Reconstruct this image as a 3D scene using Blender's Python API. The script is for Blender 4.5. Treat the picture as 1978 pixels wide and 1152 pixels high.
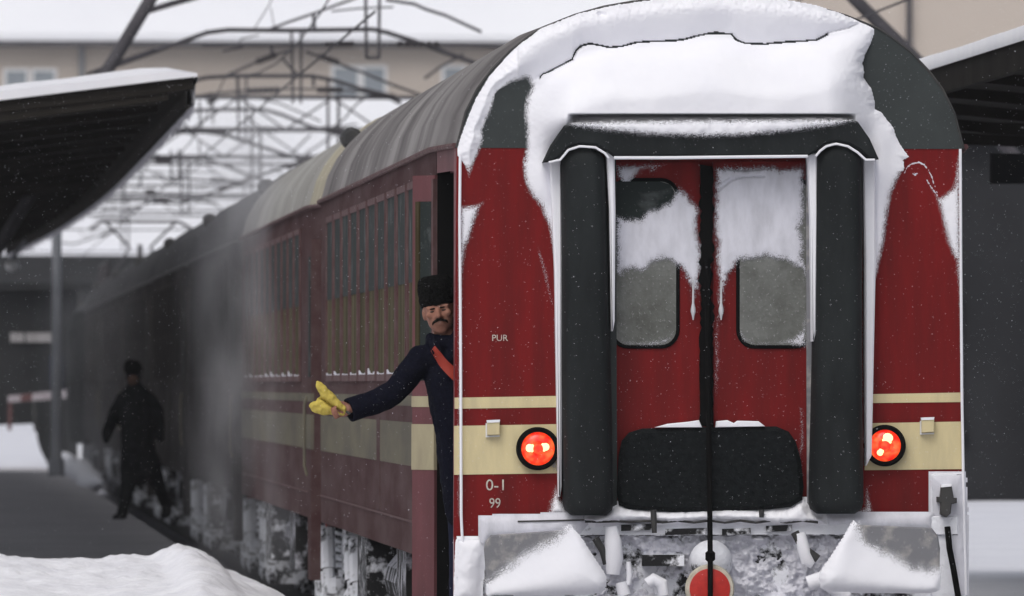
import bpy, bmesh, math, random
import numpy as np
from mathutils import Vector, Matrix

random.seed(7)
for o in list(bpy.data.objects): bpy.data.objects.remove(o)
SC = bpy.context.scene
COL = SC.collection

# ------------------------------------------------------------------ camera
FPX = 29139.6                      # focal length in pixels of the 1978 px wide photograph
CAM = Vector((-4.1155, -79.5025, 1.9969))
YAW, PITCH, ROLL = 0.03860, 0.005764, 0.0016
cam_d = bpy.data.cameras.new('camera'); cam = bpy.data.objects.new('camera', cam_d); COL.objects.link(cam)
Fv = Vector((math.sin(YAW)*math.cos(PITCH), math.cos(YAW)*math.cos(PITCH), math.sin(PITCH)))
Rv = Vector((math.cos(YAW), -math.sin(YAW), 0.0)); Uv = Rv.cross(Fv)
Rr = Rv*math.cos(ROLL)+Uv*math.sin(ROLL); Ur = Uv*math.cos(ROLL)-Rv*math.sin(ROLL)
m = Matrix((Rr, Ur, -Fv)).transposed().to_4x4(); m.translation = CAM
cam.matrix_world = m
cam_d.sensor_width = 36.0; cam_d.lens = FPX/1978*36.0
cam_d.clip_start = 1.0; cam_d.clip_end = 6000
cam_d.dof.use_dof = True; cam_d.dof.focus_distance = 79.7; cam_d.dof.aperture_fstop = cam_d.lens/1000/0.046
SC.camera = cam
SC.render.resolution_x, SC.render.resolution_y = 1024, 596

# ------------------------------------------------------------------ sky, sun, exposure (overcast winter day)
w = bpy.data.worlds.new('World'); SC.world = w; w.use_nodes = True
nt = w.node_tree; nt.nodes.clear()
sky = nt.nodes.new('ShaderNodeTexSky'); sky.sky_type = 'NISHITA'; sky.sun_disc = False
SUN_EL, SUN_AZ = math.radians(52), math.radians(205)      # from the front left of the train end, high
sky.sun_elevation = SUN_EL; sky.sun_rotation = SUN_AZ; sky.dust_density = 4.0; sky.ozone_density = 1.0
hs = nt.nodes.new('ShaderNodeHueSaturation'); hs.inputs['Saturation'].default_value = 0.33
bg = nt.nodes.new('ShaderNodeBackground'); bg.inputs['Strength'].default_value = 0.15
wo = nt.nodes.new('ShaderNodeOutputWorld')
nt.links.new(sky.outputs[0], hs.inputs['Color']); nt.links.new(hs.outputs[0], bg.inputs[0]); nt.links.new(bg.outputs[0], wo.inputs[0])
sd_ = bpy.data.lights.new('sun', 'SUN'); sd_.energy = 1.15; sd_.angle = math.radians(40); sd_.color = (1, .97, .94)
sun = bpy.data.objects.new('sun', sd_); COL.objects.link(sun)
sdir = Vector((math.sin(SUN_AZ)*math.cos(SUN_EL), math.cos(SUN_AZ)*math.cos(SUN_EL), math.sin(SUN_EL)))
sun.rotation_euler = sdir.to_track_quat('Z', 'Y').to_euler()
SC.view_settings.view_transform = 'Standard'; SC.view_settings.look = 'None'
SC.view_settings.exposure = -0.39; SC.view_settings.gamma = 1.0; SC.view_settings.use_curve_mapping = False

# ------------------------------------------------------------------ helpers
def ray(px, py):
    return Fv + Rr*((px-989)/FPX) + Ur*((576-py)/FPX)
def at(px, py, y=0.0):
    """point where the pixel's ray meets the plane Y = y"""
    d = ray(px, py); t = (y-CAM.y)/d.y
    return CAM + d*t
def atg(px, py, z=0.0):
    d = ray(px, py); return CAM + d*((z-CAM.z)/d.z)
def pxs(y): return FPX/(y-CAM.y)        # pixels per metre at plane Y = y

def shift(y): return 0.0                 # the line is straight
def cshift(y): return 0.0 if y < 85 else -(y-85)**2/13500.0     # the canopy bends away slightly

class MB:
    def __init__(s): s.v = []; s.f = []
    def add(s, vs, fs):
        n = len(s.v); s.v += [tuple(v) for v in vs]; s.f += [tuple(i+n for i in f) for f in fs]; return s
    def box(s, x0, x1, y0, y1, z0, z1):
        return s.add([(x0,y0,z0),(x1,y0,z0),(x1,y1,z0),(x0,y1,z0),(x0,y0,z1),(x1,y0,z1),(x1,y1,z1),(x0,y1,z1)],
                     [(0,3,2,1),(4,5,6,7),(0,1,5,4),(1,2,6,5),(2,3,7,6),(3,0,4,7)])
    def tube(s, pts, r, n=8, r2=None):
        pts = [Vector(p) for p in pts]; N = len(pts)
        rs = r if isinstance(r, (list, tuple)) else [r+(0 if r2 is None else (r2-r)*i/(N-1)) for i in range(N)]
        vs = []; fs = []; ref = None
        for i, p in enumerate(pts):
            t = (pts[min(i+1,N-1)]-pts[max(i-1,0)])
            t = t.normalized() if t.length > 1e-9 else Vector((0,0,1))
            if ref is None: ref = Vector((0,1,0)) if abs(t.y) < .9 else Vector((1,0,0))
            u = (ref - t*ref.dot(t)).normalized(); q = t.cross(u); ref = u
            for k in range(n):
                a = 2*math.pi*k/n; vs.append(p+(u*math.cos(a)+q*math.sin(a))*rs[i])
        for i in range(N-1):
            for k in range(n):
                fs.append((i*n+k, i*n+(k+1)%n, (i+1)*n+(k+1)%n, (i+1)*n+k))
        fs.append(tuple(range(n))[::-1]); fs.append(tuple((N-1)*n+k for k in range(n)))
        return s.add(vs, fs)
    def prism(s, poly, y0, y1, bev=0.0):
        """poly: list of (x,z); extruded along Y from y0 (front) to y1; front edge inset by bev"""
        n = len(poly); cx = sum(p[0] for p in poly)/n; cz = sum(p[1] for p in poly)/n
        area = sum(poly[i][0]*poly[(i+1)%n][1]-poly[(i+1)%n][0]*poly[i][1] for i in range(n))
        if area < 0: poly = poly[::-1]
        rings = []
        if bev:
            ins = []
            for i in range(n):
                a = Vector(poly[i-1]); b = Vector(poly[i]); c = Vector(poly[(i+1)%n])
                e1 = (b-a).normalized(); e2 = (c-b).normalized()
                nn = Vector((-(e1.y+e2.y), e1.x+e2.x)); nn = nn.normalized() if nn.length > 1e-6 else Vector((0,0))
                ins.append(b+nn*bev)
            sgn = 1 if y1 > y0 else -1
            rings = [[(p.x, y0, p.y) for p in ins], [(p[0]*.3+q.x*.7, y0+sgn*bev*.3, p[1]*.3+q.y*.7) for p, q in zip(poly, ins)],
                     [(p[0], y0+sgn*bev, p[1]) for p in poly], [(p[0], y1, p[1]) for p in poly]]
        else: rings = [[(p[0], y0, p[1]) for p in poly], [(p[0], y1, p[1]) for p in poly]]
        vs = [v for r in rings for v in r]; fs = [tuple(range(n)), tuple(range((len(rings)-1)*n, len(rings)*n))[::-1]]
        for k in range(len(rings)-1):
            for i in range(n): fs.append((k*n+i, (k+1)*n+i, (k+1)*n+(i+1)%n, k*n+(i+1)%n))
        return s.add(vs, fs)
    def lathe(s, c, axis, prof, n=28):
        """prof: (radius, along)"""
        c = Vector(c); ax = Vector(axis).normalized(); u = ax.orthogonal().normalized(); q = ax.cross(u)
        vs = []; fs = []
        for r, h in prof:
            for k in range(n):
                a = 2*math.pi*k/n; vs.append(c+ax*h+(u*math.cos(a)+q*math.sin(a))*max(r, 1e-4))
        for i in range(len(prof)-1):
            for k in range(n): fs.append((i*n+k, i*n+(k+1)%n, (i+1)*n+(k+1)%n, (i+1)*n+k))
        fs.append(tuple(range(n))[::-1]); fs.append(tuple((len(prof)-1)*n+k for k in range(n)))
        return s.add(vs, fs)
    def loft(s, secs, cap=True):
        n = len(secs[0]); vs = [p for q in secs for p in q]; fs = []
        for i in range(len(secs)-1):
            for k in range(n-1): fs.append((i*n+k, i*n+k+1, (i+1)*n+k+1, (i+1)*n+k))
        return s.add(vs, fs)
    def build(s, name, mat, parent=None, smooth=False, label=None):
        me = bpy.data.meshes.new(name); me.from_pydata(s.v, [], s.f); me.update()
        bm = bmesh.new(); bm.from_mesh(me); bmesh.ops.recalc_face_normals(bm, faces=bm.faces); bm.to_mesh(me); bm.free()
        return link(name, me, mat, parent, smooth, label)

def link(name, me, mat, parent=None, smooth=False, label=None):
    o = bpy.data.objects.new(name, me); COL.objects.link(o)
    if mat is not None: me.materials.append(mat)
    if smooth:
        me.polygons.foreach_set('use_smooth', [True]*len(me.polygons))
        if smooth != 'all':
            try: me.set_sharp_from_angle(angle=math.radians(40))
            except Exception: pass
    if parent is not None:
        o.parent = parent; r = parent; off = Vector((0,0,0))
        while r is not None:
            off += r.location; r = r.parent
        if parent.type == 'EMPTY': o.matrix_parent_inverse = Matrix.Translation(-off)
    if label: o['label'] = label
    return o

def root(name, loc, label, cat, group=None):
    o = bpy.data.objects.new(name, None); COL.objects.link(o); o.location = loc; o.empty_display_size = .2
    o['label'] = label; o['category'] = cat
    if group: o['group'] = group
    return o
def tag(o, label, cat, group=None):
    o['label'] = label; o['category'] = cat
    if group: o['group'] = group
    return o
def structure(o, kind='structure'): o['kind'] = kind; return o

# ------------------------------------------------------------------ materials
def mat(name, col, rough=.6, col2=None, scale=8, stretch=(1,1,1), lo=.35, hi=.65, bump=0.0, bscale=None, metal=0.0, spec=.4, specks=0.0, detail=5, emis=None, estr=0, world=False):
    M = bpy.data.materials.new(name); M.use_nodes = True; t = M.node_tree; L = t.links
    b = t.nodes['Principled BSDF']
    b.inputs['Roughness'].default_value = rough; b.inputs['Metallic'].default_value = metal; b.inputs['Specular IOR Level'].default_value = spec
    b.inputs['Base Color'].default_value = (*col, 1)
    tc = t.nodes.new('ShaderNodeTexCoord'); mp = t.nodes.new('ShaderNodeMapping'); mp.inputs['Scale'].default_value = stretch
    gm = t.nodes.new('ShaderNodeNewGeometry')
    L.new(gm.outputs['Position'] if world else tc.outputs['Object'], mp.inputs[0])
    out = None
    if col2:
        n = t.nodes.new('ShaderNodeTexNoise'); n.inputs['Scale'].default_value = scale; n.inputs['Detail'].default_value = detail; n.inputs['Roughness'].default_value = .6
        L.new(mp.outputs[0], n.inputs['Vector'])
        r = t.nodes.new('ShaderNodeMapRange'); r.inputs[1].default_value = lo; r.inputs[2].default_value = hi
        L.new(n.outputs[0], r.inputs[0])
        mx = t.nodes.new('ShaderNodeMix'); mx.data_type = 'RGBA'; mx.inputs[6].default_value = (*col, 1); mx.inputs[7].default_value = (*col2, 1)
        L.new(r.outputs[0], mx.inputs[0]); out = mx.outputs[2]
    if specks:
        n = t.nodes.new('ShaderNodeTexNoise'); n.inputs['Scale'].default_value = 95; n.inputs['Detail'].default_value = 2
        L.new(tc.outputs['Object'], n.inputs['Vector'])
        r = t.nodes.new('ShaderNodeMapRange'); r.inputs[1].default_value = .70; r.inputs[2].default_value = .78; r.inputs[4].default_value = specks
        L.new(n.outputs[0], r.inputs[0])
        mx = t.nodes.new('ShaderNodeMix'); mx.data_type = 'RGBA'; mx.inputs[6].default_value = (*col, 1); mx.inputs[7].default_value = (.8,.82,.86,1)
        if out: L.new(out, mx.inputs[6])
        L.new(r.outputs[0], mx.inputs[0]); out = mx.outputs[2]
    if out: L.new(out, b.inputs['Base Color'])
    if bump:
        n = t.nodes.new('ShaderNodeTexNoise'); n.inputs['Scale'].default_value = bscale or scale*2; n.inputs['Detail'].default_value = 6
        L.new(mp.outputs[0], n.inputs['Vector'])
        bp = t.nodes.new('ShaderNodeBump'); bp.inputs['Strength'].default_value = 1.0; bp.inputs['Distance'].default_value = bump
        L.new(n.outputs[0], bp.inputs['Height']); L.new(bp.outputs[0], b.inputs['Normal'])
    if emis:
        b.inputs['Emission Color'].default_value = (*emis, 1); b.inputs['Emission Strength'].default_value = estr
    return M

def snowy(name, dark, amount, scale=7, snow=(.80,.81,.86), up=.55, dark2=None):
    """steel with snow stuck to it: procedural noise plus settled snow on faces that look up"""
    M = bpy.data.materials.new(name); M.use_nodes = True; t = M.node_tree; L = t.links; b = t.nodes['Principled BSDF']
    b.inputs['Roughness'].default_value = .8; b.inputs['Specular IOR Level'].default_value = .2
    tc = t.nodes.new('ShaderNodeTexCoord'); n = t.nodes.new('ShaderNodeTexNoise'); n.inputs['Scale'].default_value = scale; n.inputs['Detail'].default_value = 8; n.inputs['Roughness'].default_value = .65
    L.new(tc.outputs['Object'], n.inputs['Vector'])
    g = t.nodes.new('ShaderNodeNewGeometry'); sp = t.nodes.new('ShaderNodeSeparateXYZ'); L.new(g.outputs['Normal'], sp.inputs[0])
    ma = t.nodes.new('ShaderNodeMath'); ma.operation = 'MULTIPLY_ADD'; ma.inputs[1].default_value = up*.4
    L.new(sp.outputs['Z'], ma.inputs[0]); L.new(n.outputs[0], ma.inputs[2])
    r = t.nodes.new('ShaderNodeMapRange'); c = 1-amount; r.inputs[1].default_value = .3+.4*c-.05; r.inputs[2].default_value = .3+.4*c+.06
    L.new(ma.outputs[0], r.inputs[0])
    mx = t.nodes.new('ShaderNodeMix'); mx.data_type = 'RGBA'; mx.inputs[6].default_value = (*dark, 1); mx.inputs[7].default_value = (*snow, 1)
    L.new(r.outputs[0], mx.inputs[0]); L.new(mx.outputs[2], b.inputs['Base Color'])
    bp = t.nodes.new('ShaderNodeBump'); bp.inputs['Strength'].default_value = .8; bp.inputs['Distance'].default_value = .02
    L.new(n.outputs[0], bp.inputs['Height']); L.new(bp.outputs[0], b.inputs['Normal'])
    return M

M = {}
M['red'] = mat('red paint', (.170,.0105,.0110), .5, (.092,.0100,.0100), 2.0, (4,4,.6), lo=.38, hi=.78, specks=.6, spec=.10, bump=.001, bscale=2.5)
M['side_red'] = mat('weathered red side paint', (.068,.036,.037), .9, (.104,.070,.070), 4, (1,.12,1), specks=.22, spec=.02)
M['door_red'] = mat('door red paint', (.155,.020,.024), .5, (.135,.02,.024), 3, specks=.3, spec=.25)
M['leaf_red'] = mat('pale red door leaf', (.15,.056,.062), .6, (.10,.038,.042), 3, (1,1,.4), specks=.2, spec=.1)
M['cream'] = mat('cream paint', (.66,.56,.32), .5, (.48,.41,.25), 3, (3,3,.6), lo=.40, hi=.80, specks=.35)
M['leaf_cream'] = mat('worn cream paint', (.42,.37,.24), .7, (.32,.28,.19), 4, (1,1,.5), specks=.2, spec=.1)
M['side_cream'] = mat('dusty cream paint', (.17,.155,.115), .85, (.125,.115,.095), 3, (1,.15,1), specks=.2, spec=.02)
M['darkgrey'] = mat('dark green grey roof paint', (.021,.027,.027), .6, (.030,.037,.037), 4, specks=.35)
M['rubber'] = mat('black rubber', (.008,.010,.011), .8, (.021,.025,.026), 3, (1.5,1.5,.5), lo=.42, hi=.78, specks=.2, spec=.25, bump=.002, bscale=20)
M['rubber_rough'] = mat('rough black cover', (.005,.0065,.007), .9, (.011,.013,.014), 30, specks=.22, spec=.12, bump=.012, bscale=45)
M['black'] = mat('matt black', (.006,.006,.006), .85, spec=.03)
M['roof'] = mat('dirty grey roof', (.11,.10,.10), .8, (.28,.265,.26), 1.5, (.45,.40,.45), lo=.36, hi=.66, spec=.1, detail=4)
M['roof2'] = mat('pale grey roof', (.25,.243,.225), .8, (.36,.35,.33), 1.2, (.5,.4,.5), lo=.35, hi=.7, spec=.1, detail=3)
M['roof_dark'] = mat('sooty roof', (.035,.035,.038), .85, (.06,.06,.064), 2.0, (.8,2.0,.8), spec=.1)
M['roof_cream'] = mat('yellowed roof end', (.40,.36,.27), .7, (.32,.29,.22), 3, spec=.2)
M['snow'] = mat('packed snow', (.86,.86,.90), .75, (.81,.81,.86), 3, bump=.003, bscale=9, spec=.15)
M['frost'] = mat('hoar frost and thin snow', (.68,.68,.74), .8, (.52,.52,.565), 8, (1.6,1.6,.6), lo=.40, hi=.75, bump=.002, bscale=40, spec=.15)
M['old_snow'] = mat('trodden snow', (.76,.77,.83), .8, (.68,.69,.76), 1.2, bump=.05, bscale=3, spec=.1)
M['bank_snow'] = mat('shovelled snow', (.90,.90,.94), .8, (.80,.80,.85), 2.5, bump=.035, bscale=6, spec=.1)
M['far_snow'] = mat('distant snow', (.86,.87,.91), .9, (.80,.81,.86), .05, spec=.05)
def powder(name, base, feather, under=None):
    Mm = base.copy(); Mm.name = name; t = Mm.node_tree; L = t.links; b = t.nodes['Principled BSDF']; out = t.nodes['Material Output']
    a = t.nodes.new('ShaderNodeAttribute'); a.attribute_name = 'cover'
    tc = t.nodes.new('ShaderNodeTexCoord'); n = t.nodes.new('ShaderNodeTexNoise'); n.inputs['Scale'].default_value = 230; n.inputs['Detail'].default_value = 3; n.inputs['Roughness'].default_value = .7
    L.new(tc.outputs['Object'], n.inputs['Vector'])
    m1 = t.nodes.new('ShaderNodeMath'); m1.operation = 'MULTIPLY_ADD'; m1.inputs[1].default_value = feather*3.0; m1.inputs[2].default_value = -feather*2.0
    L.new(n.outputs[0], m1.inputs[0]); m2 = t.nodes.new('ShaderNodeMath'); m2.operation = 'ADD'; L.new(a.outputs['Fac'], m2.inputs[0]); L.new(m1.outputs[0], m2.inputs[1])
    r = t.nodes.new('ShaderNodeMapRange'); r.inputs[1].default_value = -feather*.25; r.inputs[2].default_value = feather*.25+.4; L.new(m2.outputs[0], r.inputs[0])
    mx = t.nodes.new('ShaderNodeMixShader'); L.new(r.outputs[0], mx.inputs[0])
    if under is None:
        tr = t.nodes.new('ShaderNodeBsdfTransparent'); L.new(tr.outputs[0], mx.inputs[1])
    L.new(b.outputs[0], mx.inputs[2]); L.new(mx.outputs[0], out.inputs['Surface'])
    return Mm
M['snow_soft'] = powder('packed snow with powdery rim', M['snow'], 14)
M['snow_dust'] = powder('drifted snow dusting', M['snow'], 26)
M['frost_soft'] = powder('hoar frost with powdery rim', M['frost'], 15)
M['ice'] = mat('clear ice', (.55,.55,.58), .25, spec=.5)
M['steel'] = mat('bare buffer steel', (.20,.20,.215), .5, (.40,.38,.36), 11, lo=.5, hi=.72, metal=.2, bump=.002, bscale=25)
M['dark_steel'] = mat('dark steel', (.03,.03,.032), .6, (.05,.048,.045), 8)
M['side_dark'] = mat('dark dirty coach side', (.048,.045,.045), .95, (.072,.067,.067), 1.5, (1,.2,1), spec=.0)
M['loco'] = mat('sooty locomotive paint', (.014,.015,.015), .95, (.022,.023,.023), 1.5, spec=0)
M['glass_dark'] = mat('dark window glass', (.026,.032,.031), .6, (.20,.21,.215), 2.2, (1,1.3,1.6), lo=.56, hi=.86, spec=.015, specks=.3, world=True)
M['glass_low'] = mat('window with drawn brown curtain', (.034,.028,.014), .7, (.12,.103,.062), 1.6, (1,2.6,.3), spec=.01, specks=.2, world=True)
M['frame'] = mat('window frame', (.085,.042,.044), .7, (.14,.095,.095), 12, (1,1,.4), spec=.05)
M['metal'] = mat('worn aluminium strip', (.50,.49,.47), .45, metal=.5)
M['white'] = mat('white paint', (.70,.70,.71), .6)
M['letter'] = mat('stencil lettering', (.60,.57,.50), .7, (.42,.36,.33), 40)
M['snowy'] = snowy('snow caked steel', (.022,.022,.023), .60, 9)
M['snowy_more'] = snowy('heavily snow caked steel', (.08,.08,.085), .90, 12)
M['snowy_less'] = snowy('lightly snowed steel', (.018,.018,.019), .34, 9)
M['undercar'] = snowy('grimy underframe with snow', (.012,.012,.012), .40, 5, snow=(.50,.50,.55))
M['coat'] = mat('navy wool coat', (.0034,.0038,.0085), .95, (.0062,.0068,.0145), 60, spec=.05, specks=.25, bump=.004, bscale=90)
M['trouser'] = mat('navy trousers', (.010,.012,.030), .9, spec=.1)
M['fur'] = mat('black lambskin', (.0035,.0035,.0035), .95, (.010,.010,.0095), 70, spec=.05, bump=.03, bscale=80)
M['skin'] = mat('skin', (.35,.175,.125), .65, (.24,.11,.078), 18, spec=.15)
M['shaded_face'] = mat('skin darkened for shade', (.10,.055,.04), .7, spec=.1)  # face shade painted in as a lowered skin colour
M['hand'] = mat('cold reddened hand', (.42,.135,.10), .55, (.34,.10,.08), 40, spec=.3)
M['hair'] = mat('dark moustache', (.012,.009,.007), .9, spec=.1)
M['eye'] = mat('shaded eye', (.035,.022,.016), .4, spec=.3)
M['sash'] = mat('red leather strap', (.33,.036,.020), .5, spec=.3)
M['flag'] = mat('yellow flag cloth', (.55,.44,.10), .85, (.42,.325,.07), 18, bump=.002, bscale=60, spec=.1)
M['asphalt'] = mat('swept dark platform asphalt', (.38,.372,.395), .9, (.46,.45,.475), .8, bump=.004, bscale=20, spec=.15)
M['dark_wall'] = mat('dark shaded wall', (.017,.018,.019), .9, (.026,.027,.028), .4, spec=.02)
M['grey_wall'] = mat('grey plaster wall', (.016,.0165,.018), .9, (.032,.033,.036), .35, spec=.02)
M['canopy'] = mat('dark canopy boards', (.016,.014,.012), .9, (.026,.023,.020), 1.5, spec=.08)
M['concrete'] = mat('grey concrete', (.20,.21,.23), .85, (.16,.17,.19), 2)
M['tan'] = mat('tan render wall', (.42,.365,.32), .9, (.48,.42,.37), .12, spec=.1)
M['window_far'] = mat('far window glass', (.20,.23,.26), .4, (.26,.29,.32), .8)
M['gantry'] = mat('grey galvanised steel', (.048,.046,.052), .7, (.075,.070,.078), 3, spec=.2)
M['insulator'] = mat('brown insulator', (.035,.030,.034), .5)
M['person_dark'] = mat('dark winter uniform', (.009,.010,.011), .95, (.016,.017,.019), 12, spec=.02)
M['barrier'] = mat('barrier white paint', (.34,.32,.34), .8, (.24,.20,.21), 3)
M['sign'] = mat('grimy pale sign', (.26,.25,.25), .8, (.18,.17,.17), 3)
M['barrier_red'] = mat('barrier red paint', (.09,.04,.04), .8)
M['blue'] = mat('blue panel', (.035,.05,.12), .7)

def lens_mat():
    Mm = bpy.data.materials.new('lit red lamp lens'); Mm.use_nodes = True; t = Mm.node_tree; L = t.links; b = t.nodes['Principled BSDF']
    b.inputs['Base Color'].default_value = (.5,.02,.01,1); b.inputs['Roughness'].default_value = .25
    tc = t.nodes.new('ShaderNodeTexCoord'); n = t.nodes.new('ShaderNodeTexNoise'); n.inputs['Scale'].default_value = 26; n.inputs['Detail'].default_value = 1
    L.new(tc.outputs['Object'], n.inputs['Vector'])
    r = t.nodes.new('ShaderNodeValToRGB'); e = r.color_ramp.elements
    e[0].position = .30; e[0].color = (.80,.010,.006,1); e[1].position = .74; e[1].color = (1,.20,.05,1)
    x = e.new(.47); x.color = (1,.045,.012,1)
    L.new(n.outputs[0], r.inputs[0]); L.new(r.outputs[0], b.inputs['Emission Color']); b.inputs['Emission Strength'].default_value = 1.25
    return Mm
M['lens'] = lens_mat()
M['bulb'] = mat('lamp filament glow', (1,.6,.3), .4, emis=(1,.62,.30), estr=2.2)
M['refl_red'] = mat('red reflector disc', (.50,.022,.014), .5, (.40,.016,.012), 30, bump=.002, bscale=50)
M['disc_rim'] = mat('dirty cream disc rim', (.62,.58,.48), .7, (.45,.41,.33), 20)

def frosted_glass():
    Mm = bpy.data.materials.new('frosted door glass'); Mm.use_nodes = True; t = Mm.node_tree; L = t.links; b = t.nodes['Principled BSDF']
    b.inputs['Roughness'].default_value = .45; b.inputs['Specular IOR Level'].default_value = .3
    tc = t.nodes.new('ShaderNodeTexCoord')
    n = t.nodes.new('ShaderNodeTexNoise'); n.inputs['Scale'].default_value = 7; n.inputs['Detail'].default_value = 8; n.inputs['Roughness'].default_value = .7
    n2 = t.nodes.new('ShaderNodeTexNoise'); n2.inputs['Scale'].default_value = 55; n2.inputs['Detail'].default_value = 3
    for k in (n, n2): L.new(tc.outputs['Object'], k.inputs['Vector'])
    r = t.nodes.new('ShaderNodeMapRange'); r.inputs[1].default_value = .35; r.inputs[2].default_value = .7
    L.new(n.outputs[0], r.inputs[0])
    m1 = t.nodes.new('ShaderNodeMix'); m1.data_type = 'RGBA'; m1.inputs[6].default_value = (.085,.088,.078,1); m1.inputs[7].default_value = (.17,.175,.165,1)
    L.new(r.outputs[0], m1.inputs[0])
    r2 = t.nodes.new('ShaderNodeMapRange'); r2.inputs[1].default_value = .60; r2.inputs[2].default_value = .74; r2.inputs[4].default_value = .55
    L.new(n2.outputs[0], r2.inputs[0])
    m2 = t.nodes.new('ShaderNodeMix'); m2.data_type = 'RGBA'; m2.inputs[7].default_value = (.36,.36,.36,1)
    L.new(r2.outputs[0], m2.inputs[0]); L.new(m1.outputs[2], m2.inputs[6]); L.new(m2.outputs[2], b.inputs['Base Color'])
    bp = t.nodes.new('ShaderNodeBump'); bp.inputs['Distance'].default_value = .004; L.new(n2.outputs[0], bp.inputs['Height']); L.new(bp.outputs[0], b.inputs['Normal'])
    return Mm
M['frost_glass'] = frosted_glass()

# ------------------------------------------------------------------ numeric helpers: noise, signed distance, crusts of snow
rng = np.random.RandomState(11)
_lat = rng.rand(512, 512)
def vnoise(x, y):
    xi = np.floor(x).astype(int); yi = np.floor(y).astype(int); fx = x-xi; fy = y-yi
    fx = fx*fx*(3-2*fx); fy = fy*fy*(3-2*fy)
    a = _lat[xi % 512, yi % 512]; b = _lat[(xi+1) % 512, yi % 512]; c = _lat[xi % 512, (yi+1) % 512]; d = _lat[(xi+1) % 512, (yi+1) % 512]
    return (a*(1-fx)+b*fx)*(1-fy)+(c*(1-fx)+d*fx)*fy
def fbm(x, y, o=4):
    s = 0; a = .5; t = 0
    for i in range(o):
        s = s+a*vnoise(x*2**i+17.3*i, y*2**i+5.1*i); t += a; a *= .55
    return s/t*2-1
def sdf(poly, X, Y):
    P = np.array(poly, float); Q = np.roll(P, -1, 0); d2 = np.full(X.shape, 1e18); ins = np.zeros(X.shape, bool)
    for (ax, ay), (bx, by) in zip(P, Q):
        ex, ey = bx-ax, by-ay; L2 = ex*ex+ey*ey+1e-12
        t = np.clip(((X-ax)*ex+(Y-ay)*ey)/L2, 0, 1)
        d2 = np.minimum(d2, (X-ax-t*ex)**2+(Y-ay-t*ey)**2)
        if ay != by: ins ^= ((ay > Y) != (by > Y)) & (X < ex*(Y-ay)/(ey)+ax)
    return np.where(ins, 1, -1)*np.sqrt(d2)
def pdist(line, X, Y):
    d2 = np.full(X.shape, 1e18)
    for (ax, ay), (bx, by) in zip(line[:-1], line[1:]):
        ex, ey = bx-ax, by-ay; t = np.clip(((X-ax)*ex+(Y-ay)*ey)/(ex*ex+ey*ey+1e-12), 0, 1)
        d2 = np.minimum(d2, (X-ax-t*ex)**2+(Y-ay-t*ey)**2)
    return np.sqrt(d2)
def sstep(a, b, x):
    t = np.clip((x-a)/(b-a), 0, 1); return t*t*(3-2*t)

def crust(name, poly, plane, mt, parent, T=.02, wid=8, step=3, edge=2.0, escale=.12, lump=.25, lscale=.05, slope=.0016, extra=None, label=None, hmin=.012, cover=None):
    """snow crust: a height field over a traced outline, standing out of plane Y = plane; its rim dives into the panel below"""
    P = np.array(poly, float); x0, y0 = P.min(0)-6; x1, y1 = P.max(0)+6
    xs = np.arange(x0, x1+step, step); ys = np.arange(y0, y1+step, step)
    X, Y = np.meshgrid(xs, ys)
    s = sdf(poly, X, Y)+edge*fbm(X*escale, Y*escale, 4)
    h = np.where(s > 0, T*(1-np.exp(-np.maximum(s, 0)/wid)), slope*s)
    h = h+np.where(s > 0, T*lump*fbm(X*lscale+3, Y*lscale+9, 4)*np.clip(s/wid, 0, 1), 0)
    if extra is not None: h = extra(X, Y, s, h)
    h = np.maximum(h, -hmin)
    ok = h > -hmin*.999
    ny, nx = X.shape; idx = -np.ones(X.shape, int)
    cell = ok[:-1,:-1] | ok[1:,:-1] | ok[:-1,1:] | ok[1:,1:]
    use = np.zeros(X.shape, bool)
    use[:-1,:-1] |= cell; use[1:,:-1] |= cell; use[:-1,1:] |= cell; use[1:,1:] |= cell
    idx[use] = np.arange(use.sum())
    c = CAM; ux = X[use]; uy = Y[use]; hh = h[use]
    dx = Fv.x+Rr.x*(ux-989)/FPX+Ur.x*(576-uy)/FPX; dy = Fv.y+Rr.y*(ux-989)/FPX+Ur.y*(576-uy)/FPX; dz = Fv.z+Rr.z*(ux-989)/FPX+Ur.z*(576-uy)/FPX
    t = (plane-c.y)/dy
    V = np.stack([c.x+dx*t, np.full(ux.shape, plane)-hh, c.z+dz*t], 1)
    a = idx[:-1,:-1][cell]; b = idx[:-1,1:][cell]; d = idx[1:,1:][cell]; e = idx[1:,:-1][cell]
    Fc = np.stack([a, e, d, b], 1)
    me = bpy.data.meshes.new(name); me.from_pydata(V.tolist(), [], Fc.tolist()); me.update()
    cv = s if cover is None else cover(X, Y)
    at_ = me.attributes.new('cover', 'FLOAT', 'POINT'); at_.data.foreach_set('value', cv[use].astype(np.float32))
    return link(name, me, mt, parent, 'all', label)

def pp(pts, y=0.0):            # traced pixels -> (x, z) on plane y
    r = []
    for a, b in pts:
        q = at(a, b, y); r.append((q.x, q.z))
    return r

# ================================================================== THE SETTING
def sheet(name, mt, x0, x1, y0, y1, z, nx=1, ny=1, fz=None, fx=None, smooth=True):
    xs = np.linspace(x0, x1, nx+1); ys = np.linspace(y0, y1, ny+1); X, Y = np.meshgrid(xs, ys)
    Z = np.full(X.shape, z) if fz is None else fz(X, Y)
    if fx is not None: X = X+fx(Y)
    V = np.stack([X.ravel(), Y.ravel(), Z.ravel()], 1); k = np.arange(X.size).reshape(X.shape)
    Fc = np.stack([k[:-1,:-1].ravel(), k[:-1,1:].ravel(), k[1:,1:].ravel(), k[1:,:-1].ravel()], 1)
    me = bpy.data.meshes.new(name); me.from_pydata(V.tolist(), [], Fc.tolist()); me.update()
    return link(name, me, mt, None, 'all' if smooth else False)
nshift = np.vectorize(shift)

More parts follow.
